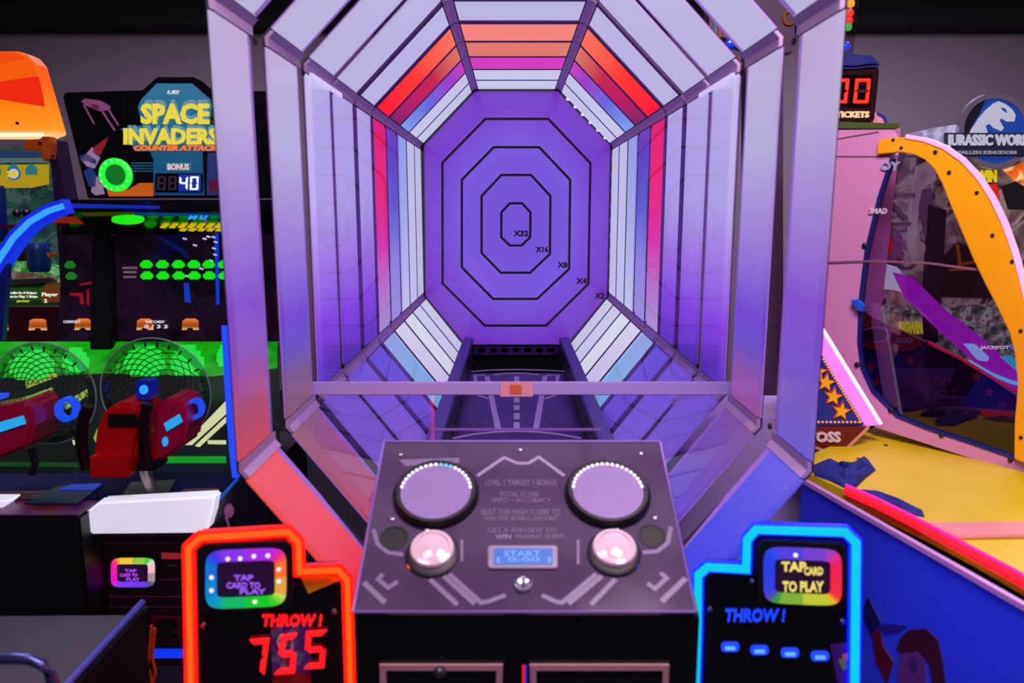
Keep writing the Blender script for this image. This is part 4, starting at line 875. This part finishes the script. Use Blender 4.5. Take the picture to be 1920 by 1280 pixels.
# inside the window
PI_ = Plane(PR.o - PR.n * .16, PR.r, (0, 0, 1))
inn = PI_.slab('inner_board', [(1606, 640), (1640, 632), (1740, 640), (1830, 690), (1930, 760), (1930, 880), (1820, 850), (1700, 806), (1620, 740)], 0, .03, pbr('inner_plum', (34, 8, 30), .2, var=.3, coat=.3), K)
PI_.slab('inner_navy', [(1610, 650), (1700, 656), (1740, 645), (1700, 720), (1660, 760), (1622, 720)], .003, 0, pbr('inner_navy', (20, 14, 66), .3), inn)
ribbon('inner_rim', PI_, [PI_.l(*p) for p in ((1742, 642), (1800, 670), (1870, 712), (1940, 752))], .005, .012, .001, emi('inner_red', (190, 16, 60), .9), inn)
PI_.slab('inner_ledge', [(1604, 560), (1630, 590), (1700, 622), (1740, 640), (1720, 655), (1660, 658), (1606, 645)], .02, 0, pbr('ledge_wine', (92, 22, 18), .35), inn)
PI_.slab('ball_hole', circ(1648, 626, 28, 15, 28), .026, -.021, pbr('hole_rim', (150, 100, 150), .3), inn); PI_.slab('ball_hole', circ(1645, 626, 24, 12, 28), .03, -.0265, HOLE, inn)
text('inner_text', '500', PI_, (1685, 632, 1716, 642), pbr('inner_letter', (120, 90, 100), .4), inn, .024, .003, .03)
for s_, bx in (('TICKETS', (1692, 710, 1790, 722)), ('TICKETS', (1712, 730, 1795, 742)), ('SUPER JACKPOT', (1732, 752, 1812, 760)), ('CROSS THE LINE TO WIN', (1730, 766, 1840, 773)), ('PLAY AGAIN', (1815, 800, 1890, 810))):
    text('inner_text', s_, PI_, bx, pbr('inner_faint', (84, 24, 40), .4), inn, .004, .002, mirror=True)
for x, y in ((1632, 686), (1645, 716), (1708, 676), (1832, 706), (1856, 735), (1880, 760)): PI_.slab('inner_star', star_px(x, y, 11, 10), .006, -.0032, pbr('star_dim', (110, 30, 24), .4), inn)
# star skirt, light tube, yellow deck
KS = frontal(2.74)
LT = KS.slab('light_tube', [(1520, 592), (1549, 620), (1655, 796), (1622, 800), (1520, 634)], 0, .03, emi('tube_pink', (226, 120, 226), .95, (150, 90, 150)), K, bevel=.004)
ribbon('tube_core', KS, [KS.l(*p) for p in ((1530, 600), (1545, 622), (1651, 794))], .006, .008, .0005, emi('tube_white', (250, 230, 250), 1.2), LT)
NAVY = pbr('skirt_blue', (26, 44, 150), .4); WINE = pbr('skirt_wine', (104, 14, 26), .4)
sk = KS.slab('star_skirt', [(1500, 620), (1537, 662), (1618, 794), (1500, 796)], .012, 0, NAVY, K)
sk2 = KS.slab('name_skirt', [(1490, 797), (1622, 797), (1561, 856), (1548, 842), (1528, 834), (1490, 832)], .02, 0, WINE, K)
ribbon('skirt_edge', KS, [KS.l(*p) for p in ((1624, 797), (1562, 857), (1548, 844), (1528, 836), (1492, 834))], .005, .024, .0, pbr('edge_peach', (220, 150, 120), .4), sk2)
text('name_lettering', 'TOSS', KS, (1508, 805, 1571, 825), pbr('letter_white', (220, 200, 205), .4), sk2, .026, .006, .05)
for x, y in ((1545, 715), (1559, 741), (1574, 768), (1530, 694)):
    KS.slab('skirt_star', star_px(x, y, 20, 10), .018, -.0125, emi('star_rim', (190, 60, 20), .8), sk); KS.slab('skirt_star', star_px(x, y, 15, 10), .022, -.0182, emi('star_gold', (240, 150, 20), .95), sk)
BUL = emi('skirt_bulb', (240, 150, 60), 1.1)
for k in range(24):
    t = k / 23; p = (1541 + 70 * t, 672 + 116 * t); KS.slab('skirt_bulb', circ(p[0], p[1], 2.2, 2.2, 6), .016, -.0122, BUL, sk)
for k in range(11): KS.slab('skirt_bulb', circ(1532 + 7.6 * k, 789, 2.2, 2.2, 6), .016, -.0122, BUL, sk)
KZ = .72; KD = Plane((0, 0, KZ), (1, 0, 0), (0, 1, 0))
dkk = KD.slab('yellow_deck', [(1506, 858), (1640, 801), (1905, 881), (2010, 912), (2010, 1150), (1920, 1086), (1830, 1036), (1740, 990), (1600, 926), (1500, 880)], 0, .04, pbr('deck_yellow', (214, 188, 10), .4, var=.1, scale=6), K)
for x, y in ((1661, 835), (1610, 860), (1879, 982)): disc('deck_bolt', x, y, 4, [(1, 0), (.8, .4), (0, .5)], HOLE, dkk, KD, 10)
KD.slab('clear_lip', [(1738, 986), (2010, 982), (2010, 1008), (1800, 1012), (1760, 1000)], .012, -.0005, pbr('lip_pink', (226, 150, 150), .2), dkk, bevel=.003)
redl = [(1586, 922), (1640, 946), (1700, 976), (1760, 1008), (1830, 1046), (1900, 1084), (1980, 1132)]
rp = [KD.h(*p) for p in redl]
MB().tube([p + Vector((0, 0, .004)) for p in rp], .013, 10).build('red_light_strip', emi('strip_red', (250, 20, 40), 1.6), K, True)
MB().tube([p + Vector((0, 0, .022)) for p in rp], .005, 8).build('strip_cap', emi('strip_magenta', (250, 30, 140), 1.6), K, True)
s0, s1 = KD.h(1504, 902), KD.h(1960, 1163)
MB().prism([Vector((s0.x, s0.y, KZ - .005)), Vector((s1.x, s1.y, KZ - .005)), Vector((s1.x, s1.y, 0)), Vector((s0.x, s0.y, 0))], (.03, .0, 0)).build('side_wall', pbr('side_lilac', (50, 68, 228), .45, var=.04), K)  # part of the neon's blue light is put into this base colour
SW = Plane((s0.x, s0.y, 0), Vector((s1.x - s0.x, s1.y - s0.y, 0)), (0, 0, 1))
ribbon('side_trim', SW, [SW.l(1504, 900), SW.l(1960, 1160)], .007, .006, -.01, pbr('trim_lilac', (190, 140, 196), .35), K)
for P, m in (([(1618, 1150), (1628, 1117), (1652, 1166), (1634, 1190)], pbr('decal_navy', (16, 20, 84), .5)), ([(1636, 1190), (1650, 1176), (1656, 1210), (1676, 1240), (1664, 1280), (1644, 1240)], pbr('decal_maroon', (84, 14, 36), .5)),
             ([(1690, 1196), (1706, 1180), (1738, 1178), (1760, 1200), (1768, 1240), (1776, 1300), (1752, 1300), (1744, 1244), (1722, 1220), (1694, 1226), (1682, 1216)], pbr('decal_brown', (60, 18, 40), .5)),
             ([(1690, 1226), (1720, 1220), (1736, 1240), (1738, 1300), (1690, 1300), (1684, 1260)], pbr('decal_plum', (96, 50, 120), .5)),
             ([(1704, 1236), (1716, 1230), (1724, 1254), (1716, 1264), (1706, 1254)], pbr('decal_sky', (30, 80, 220), .5)), ([(1648, 1176), (1656, 1168), (1700, 1172), (1690, 1182), (1662, 1186)], pbr('decal_indigo', (40, 30, 140), .5))):
    SW.slab('side_decal', P, .003, 0, m, K)
MB().prism([(s0.x + .06, s0.y - .02, 0), (s1.x + .2, s1.y + .1, 0), (2.4, 1.7, 0), (2.4, 2.5, 0), (1.75, 2.62, 0), (1.35, 2.92, 0)], (0, 0, KZ - .06)).build('lower_cabinet', BLACK, K)
MB().box((.70, 3.0, 0), (1.235, 3.36, .76)).build('side_cabinet', pbr('cabinet_lilac', (176, 156, 214), .5, var=.06), K, bevel=.006)
for dx, dz_ in ((0, 0), (.03, .03), (.012, .06), (.04, .075)): MB().lathe((.77 + dx, 2.9995, .40 + dz_), (0, -1, 0), [(.009, 0), (.008, .004), (0, .004)], 10).build('cabinet_bolt', HOLE, K)
# ticket counter on top, bulb column
TK = frontal(3.06)
tb = MB().prism([TK.h(1540, 248), TK.h(1688, 240), TK.h(1688, 262), TK.h(1640, 700), TK.h(1540, 700)], (0, .3, 0)).build('rear_body', pbr('rear_pink', (200, 130, 170), .5), K)
gp = TK.slab('green_shelf', [(1540, 230), (1674, 234), (1674, 243), (1540, 243)], .05, .25, pbr('shelf_green', (60, 84, 20), .5), K)
TK.slab('rear_fin', [(1636, 232), (1640, 205), (1668, 204), (1682, 214), (1690, 240), (1690, 262), (1672, 262), (1672, 236)], -.1, .13, pbr('fin_peach', (230, 160, 170), .4), K, bevel=.003)
TK.slab('fin_edge', [(1668, 204), (1682, 212), (1692, 238), (1692, 262), (1688, 262), (1687, 240), (1678, 216), (1666, 208)], -.095, .14, pbr('fin_navy', (40, 50, 140), .4), K)
tc_ = TK.slab('ticket_counter', [(1530, 124), (1645, 122), (1650, 132), (1640, 226), (1636, 230), (1530, 230)], .0, .16, pbr('counter_maroon', (36, 8, 12), .3), K, bevel=.006)
TK.slab('counter_screen', [(1530, 140), (1636, 140), (1630, 200), (1530, 200)], .004, 0, pbr('counter_glass', (16, 2, 4), .15), tc_)
LEDR = emi('ticket_digit', (255, 36, 14), 2.2)
for x in (1558, 1598): digit('ticket_digit', '0', TK, ((x + 5, 148), (x + 33, 148), (x + 28, 194), (x, 194)), LEDR, tc_, .2, .006, .004)
digit('ticket_digit_unlit', '-', TK, ((1603, 148), (1631, 148), (1626, 194), (1598, 194)), emi('digit_off', (70, 6, 6), .6), tc_, .2, .005, .003)
text('ticket_lettering', 'TICKETS', TK, (1566, 209, 1628, 221), emi('ticket_letter', (250, 200, 160), 1.1), tc_, .008, .006, .04)
cl = MB(); 
TK.slab('counter_cover', [(1570, 118), (1578, 104), (1592, 98), (1606, 106), (1622, 102), (1634, 106), (1646, 118), (1650, 128), (1632, 126), (1600, 130), (1570, 130)], .02, .18, pbr('cover_navy', (20, 30, 110), .8, var=.3, scale=30), tc_, bevel=.012)
TC = frontal(3.3)
col_ = TC.slab('bulb_column', [(1576, -60), (1616, -60), (1600, 102), (1576, 102)], 0, .05, glass('column_clear', (235, 225, 235), .05, .4, .05), K)
for x, y, c in ((1599, 4, (255, 170, 40)), (1597, 22, (250, 60, 20)), (1596, 36, (240, 40, 30)), (1594, 48, (60, 170, 60)), (1591, 84, (30, 60, 220)), (1602, -14, (255, 120, 40))):
    MB().lathe(TC.h(x, y) + Vector((0, .02, 0)), (0, -1, 0), [(0, -.018), (.012, -.013), (.018, 0), (.012, .013), (0, .018)], 12).build('column_bulb', emi('bulb_%d_%d_%d' % c, c, 1.3), col_, True)
TP = frontal(3.45)
tpp = TP.slab('topper', [(1330, -60), (1490, -60), (1490, 96), (1440, 104), (1330, 60)], 0, .1, pbr('topper_plum', (70, 50, 74), .5), K)
for x, c in ((1338, (40, 90, 90)), (1346, (110, 50, 20)), (1356, (120, 60, 24)), (1366, (70, 30, 20))): TP.slab('topper_stripe', [(x, -40), (x + 6, -40), (x + 6, 70), (x, 70)], .006, 0, pbr('stripe_%d' % x, c, .5, em=c, es=.3), tpp)
MB().lathe(TP.h(1370, 82), (0, -1, 0), [(0, -.025), (.018, -.018), (.026, 0), (.018, .018), (0, .025)], 16).build('topper_ball', pbr('ball_blue', (20, 60, 190), .2, em=(10, 40, 180), es=.6), tpp, True)
ribbon('topper_emblem', TP, [TP.l(*p) for p in circ(1478, 34, 10, 12, 20)], .006, .012, .001, pbr('emblem_gold', (150, 96, 20), .3, .6), tpp, True)
TP.slab('topper_post', [(1400, 60), (1470, 60), (1470, 900), (1400, 900)], -.01, .08, pbr('topper_plum', (70, 50, 74), .5), K)

# crumpled blue cloths on the yellow deck
CLO = pbr('cloth_blue', (18, 30, 120), .8, var=.25, scale=30)
def cloth(name, px, hgt, label):
    mb = MB(); n = len(px); c = (sum(p[0] for p in px) / n, sum(p[1] for p in px) / n)
    rings = []
    for f, h in ((1, 0), (.97, .35), (.8, .8), (.5, 1), (.2, .75)):
        rg = []
        for k, p in enumerate(px):
            q = KD.h(c[0] + (p[0] - c[0]) * f, c[1] + (p[1] - c[1]) * f); rg.append(Vector((q.x, q.y, KZ + .001 + hgt * h * (1 + .45 * math.sin(k * 2.4 + f * 5)) * (0 if f == 1 else 1))))
        rings.append(rg)
    for i in range(len(rings) - 1):
        for k in range(n):
            j = (k + 1) % n; b = len(mb.v); mb.v += [rings[i][k], rings[i][j], rings[i + 1][j], rings[i + 1][k]]; mb.f.append((b, b + 1, b + 2, b + 3))
    b = len(mb.v); mb.v += rings[-1]; mb.f.append(tuple(range(b, b + n)))
    b = len(mb.v); mb.v += rings[0]; mb.f.append(tuple(range(b + n - 1, b - 1, -1)))
    return tag(mb.build(name, CLO, None), label, 'cloth', 'blue cloths on the yellow deck')
cloth('folded_cloth', [(1524, 874), (1548, 868), (1572, 884), (1600, 872), (1628, 868), (1642, 882), (1624, 896), (1606, 914), (1584, 916), (1556, 902), (1526, 892)], .03, 'crumpled blue cloth bunched up on the yellow deck')
cloth('cloth_strap', [(1612, 918), (1640, 922), (1690, 942), (1730, 958), (1734, 970), (1700, 964), (1660, 948), (1624, 932)], .012, 'flat blue cloth strip lying along the red light strip')

# ================================================================== DINOSAUR GAME (far right, behind)
D = thing('dinosaur_game', 'dinosaur themed game with silver and blue round emblem above jungle artwork', 'arcade game', (2.6, 3.9, 0))
DY = 3.6; DPn = frontal(DY)
art1 = art('jungle_art', [(0, (14, 10, 14)), (.36, (34, 24, 28)), (.46, (92, 74, 70)), (.54, (130, 116, 110)), (.6, (60, 42, 40)), (.7, (24, 16, 22)), (1, (120, 60, 20))], 5, .55, detail=6, distort=1.4)
dbk = DPn.slab('art_board', [(1630, 290), (2040, 262), (2040, 800), (1630, 800)], 0, .08, art1, D)
SIL = art('silver_art', [(0, (60, 60, 84)), (.45, (120, 122, 150)), (.6, (168, 168, 190)), (1, (90, 90, 110))], 12, .6, detail=6)
mqd = DPn.slab('marquee_board', [(1700, 252), (1750, 240), (1790, 234), (2040, 214), (2040, 300), (1810, 300), (1700, 290)], .03, 0, SIL, D)
EY = frontal(DY - .05)
em = EY.slab('emblem_disc', circ(1863, 246, 64, 64, 48), 0, .018, emi('emblem_blue', (24, 60, 140), .8, (20, 40, 110)), D)
ribbon('emblem_rim', EY, [EY.l(*p) for p in circ(1863, 246, 64, 66, 48)], .012, .016, -.01, pbr('rim_silver', (170, 170, 190), .25, .7), em, True)
EY.slab('emblem_shade', [(1800, 250), (1808, 216), (1830, 194), (1848, 186), (1836, 212), (1822, 236), (1812, 262), (1802, 262)], .004, 0, pbr('shade_black', (26, 26, 34), .4), em)
WH = emi('emblem_white', (186, 184, 206), .95)
EY.slab('emblem_beast', [(1815, 262), (1822, 240), (1832, 224), (1845, 208), (1858, 197), (1870, 190), (1884, 196), (1896, 206), (1902, 216), (1900, 228), (1886, 228), (1876, 222), (1872, 226), (1880, 240), (1876, 246), (1862, 240), (1854, 232), (1846, 236), (1850, 250), (1840, 262)], .009, -.0042, WH, em)
for k in range(6): EY.slab('emblem_spike', [(1816 + 8 * k, 250 - 10 * k), (1822 + 8 * k, 238 - 9 * k), (1826 + 8 * k, 246 - 9 * k)], .009, -.0042, WH, em)
EY.slab('emblem_eye', [(1874, 202), (1882, 204), (1886, 212), (1878, 208)], .011, -.0092, emi('emblem_blue', (24, 60, 140), .8), em)
np_ = EY.slab('name_plate', [(1766, 250), (1990, 250), (1990, 294), (1766, 294)], .022, -.017, pbr('plate_dark', (40, 40, 60), .4), D)
text('name_lettering', 'JURASSIC WORLD', EY, (1769, 253, 1934, 280), WH, np_, .03, .01, .03)
text('name_lettering', 'FALLEN KINGDOM', EY, (1790, 283, 1898, 290), emi('letter_grey', (140, 140, 160), .8), np_, .028, .006, .03)
text('win_lettering', 'WIN', DPn, (1828, 319, 1866, 342), emi('win_yellow', (214, 186, 20), 1), dbk, .01, .008, .04)
for P, m in (([(1880, 318), (1930, 300), (1990, 320), (1990, 360), (1920, 350), (1900, 338)], art('fire_art', [(0, (90, 20, 6)), (.5, (210, 90, 20)), (.62, (250, 190, 120)), (1, (60, 10, 6))], 16, .9)), ([(1836, 348), (1868, 344), (1874, 374), (1856, 384)], emi('flag_red', (220, 24, 10), .9)), ([(1876, 350), (1930, 330), (1990, 350), (1990, 396), (1890, 392)], pbr('smoke_black', (14, 12, 16), .6))):
    DPn.slab('art_patch', P, .005, 0, m, dbk)
# boards and timbers glimpsed through the window
WD = pbr('timber_brown', (96, 60, 50), .6, var=.3, scale=20)
for P in ([(1664, 330), (1700, 312), (1704, 322), (1668, 352)], [(1656, 362), (1712, 362), (1712, 369), (1656, 369)], [(1660, 376), (1668, 374), (1700, 410), (1692, 414)], [(1650, 418), (1704, 416), (1704, 422), (1650, 424)]): DPn.slab('timber', P, .02, 0, WD, dbk)
GRY = art('beast_art', [(0, (70, 56, 60)), (.5, (132, 116, 118)), (1, (170, 156, 150))], 9, .55, detail=5)
DPn.slab('art_beast', [(1716, 312), (1742, 300), (1756, 312), (1752, 340), (1730, 352), (1722, 380), (1718, 420), (1724, 450), (1736, 462), (1730, 480), (1708, 490), (1700, 460), (1702, 400)], .008, 0, GRY, dbk)
DPn.slab('art_beast', [(1726, 356), (1744, 352), (1750, 400), (1744, 440), (1732, 444), (1722, 400)], .011, -.0082, pbr('maw_plum', (104, 76, 100), .4), dbk)
DPn.slab('art_rig', [(1738, 384), (1768, 394), (1754, 640), (1724, 640)], .03, 0, pbr('rig_plum', (44, 16, 34), .5), dbk)
car = DPn.slab('art_jeep', [(1770, 478), (1790, 456), (1850, 470), (1880, 510), (1880, 560), (1764, 556)], .012, 0, pbr('jeep_dark', (44, 24, 22), .4), dbk)
for P in ([(1788, 458), (1794, 458), (1800, 500), (1794, 502)], [(1800, 492), (1850, 484), (1852, 488), (1802, 497)], [(1776, 504), (1850, 500), (1850, 504), (1776, 508)]): DPn.slab('jeep_bar', P, .018, -.0125, pbr('jeep_amber', (150, 84, 20), .4), dbk)
ribbon('wheel_ring', DPn, [DPn.l(*p) for p in circ(1660, 458, 20, 26, 28)], .02, .03, .002, pbr('wheel_rose', (120, 84, 96), .4), dbk, True)
DPn.slab('red_glow', [(1646, 450), (1684, 440), (1688, 484), (1648, 484)], .02, 0, emi('glow_red', (170, 10, 26), .8), dbk)
for k in range(9):
    x = 1642 + k * 1.5; y = 496 + k * 5.4; ribbon('printed_rib', DPn, [DPn.l(*p) for p in ((x, y), (x + 18, y + 1), (x + 36, y + 6), (x + 44, y + 14))], .006, .014, .001, emi('rib_white', (200, 204, 214), .8), dbk)
jm = art('fern_art', [(0, (18, 20, 14)), (.4, (44, 50, 36)), (.55, (104, 106, 92)), (.62, (150, 146, 140)), (.7, (50, 44, 50)), (1, (90, 70, 60))], 30, .6, detail=8, distort=.2)
DPn.slab('fern_screen', [(1636, 570), (1724, 570), (1720, 640), (1636, 640)], .034, 0, jm, dbk); DPn.slab('fern_screen', [(1752, 570), (1900, 570), (1960, 690), (1780, 670), (1752, 640)], .034, 0, jm, dbk)
text('screen_lettering', 'BIGWIN', DPn, (1677, 600, 1722, 624), emi('win_olive', (190, 180, 20), .9), dbk, .04, .005, .05, -.1)
PM = frontal(3.35)
PM.slab('magenta_beam', [(1684, 512), (1712, 520), (1772, 580), (1850, 640), (1930, 716), (1930, 776), (1860, 700), (1768, 620), (1706, 560)], 0, .05, emi('beam_magenta', (176, 24, 196), .75), D)
PM.slab('beam_lamp', [(1806, 644), (1824, 644), (1850, 668), (1846, 676), (1832, 674)], .02, 0, emi('lamp_ice', (150, 190, 240), 1), D)
PM.slab('beam_lamp', [(1874, 668), (1892, 666), (1918, 692), (1912, 700)], .02, 0, emi('lamp_teal', (50, 170, 200), 1), D); PM.slab('beam_lamp', [(1886, 646), (1904, 646), (1924, 664), (1924, 676)], .02, 0, emi('lamp_blue', (90, 120, 210), 1), D)
ribbon('lamp_string', PM, [PM.l(*p) for p in ((1812, 676), (1850, 698), (1890, 714), (1930, 724))], .008, .03, .01, emi('string_aqua', (110, 200, 230), 1), D)
text('beam_lettering', 'JACKPOT', PM, (1830, 646, 1884, 654), emi('string_white', (220, 214, 226), 1), D, .03, .004, .03)
MB().box((at(1630, 700, DY + .02).x, DY + .02, 0), (at(2040, 700, DY + .02).x, DY + .5, at(1700, 640, DY).z)).build('cabinet', BLACK, D)
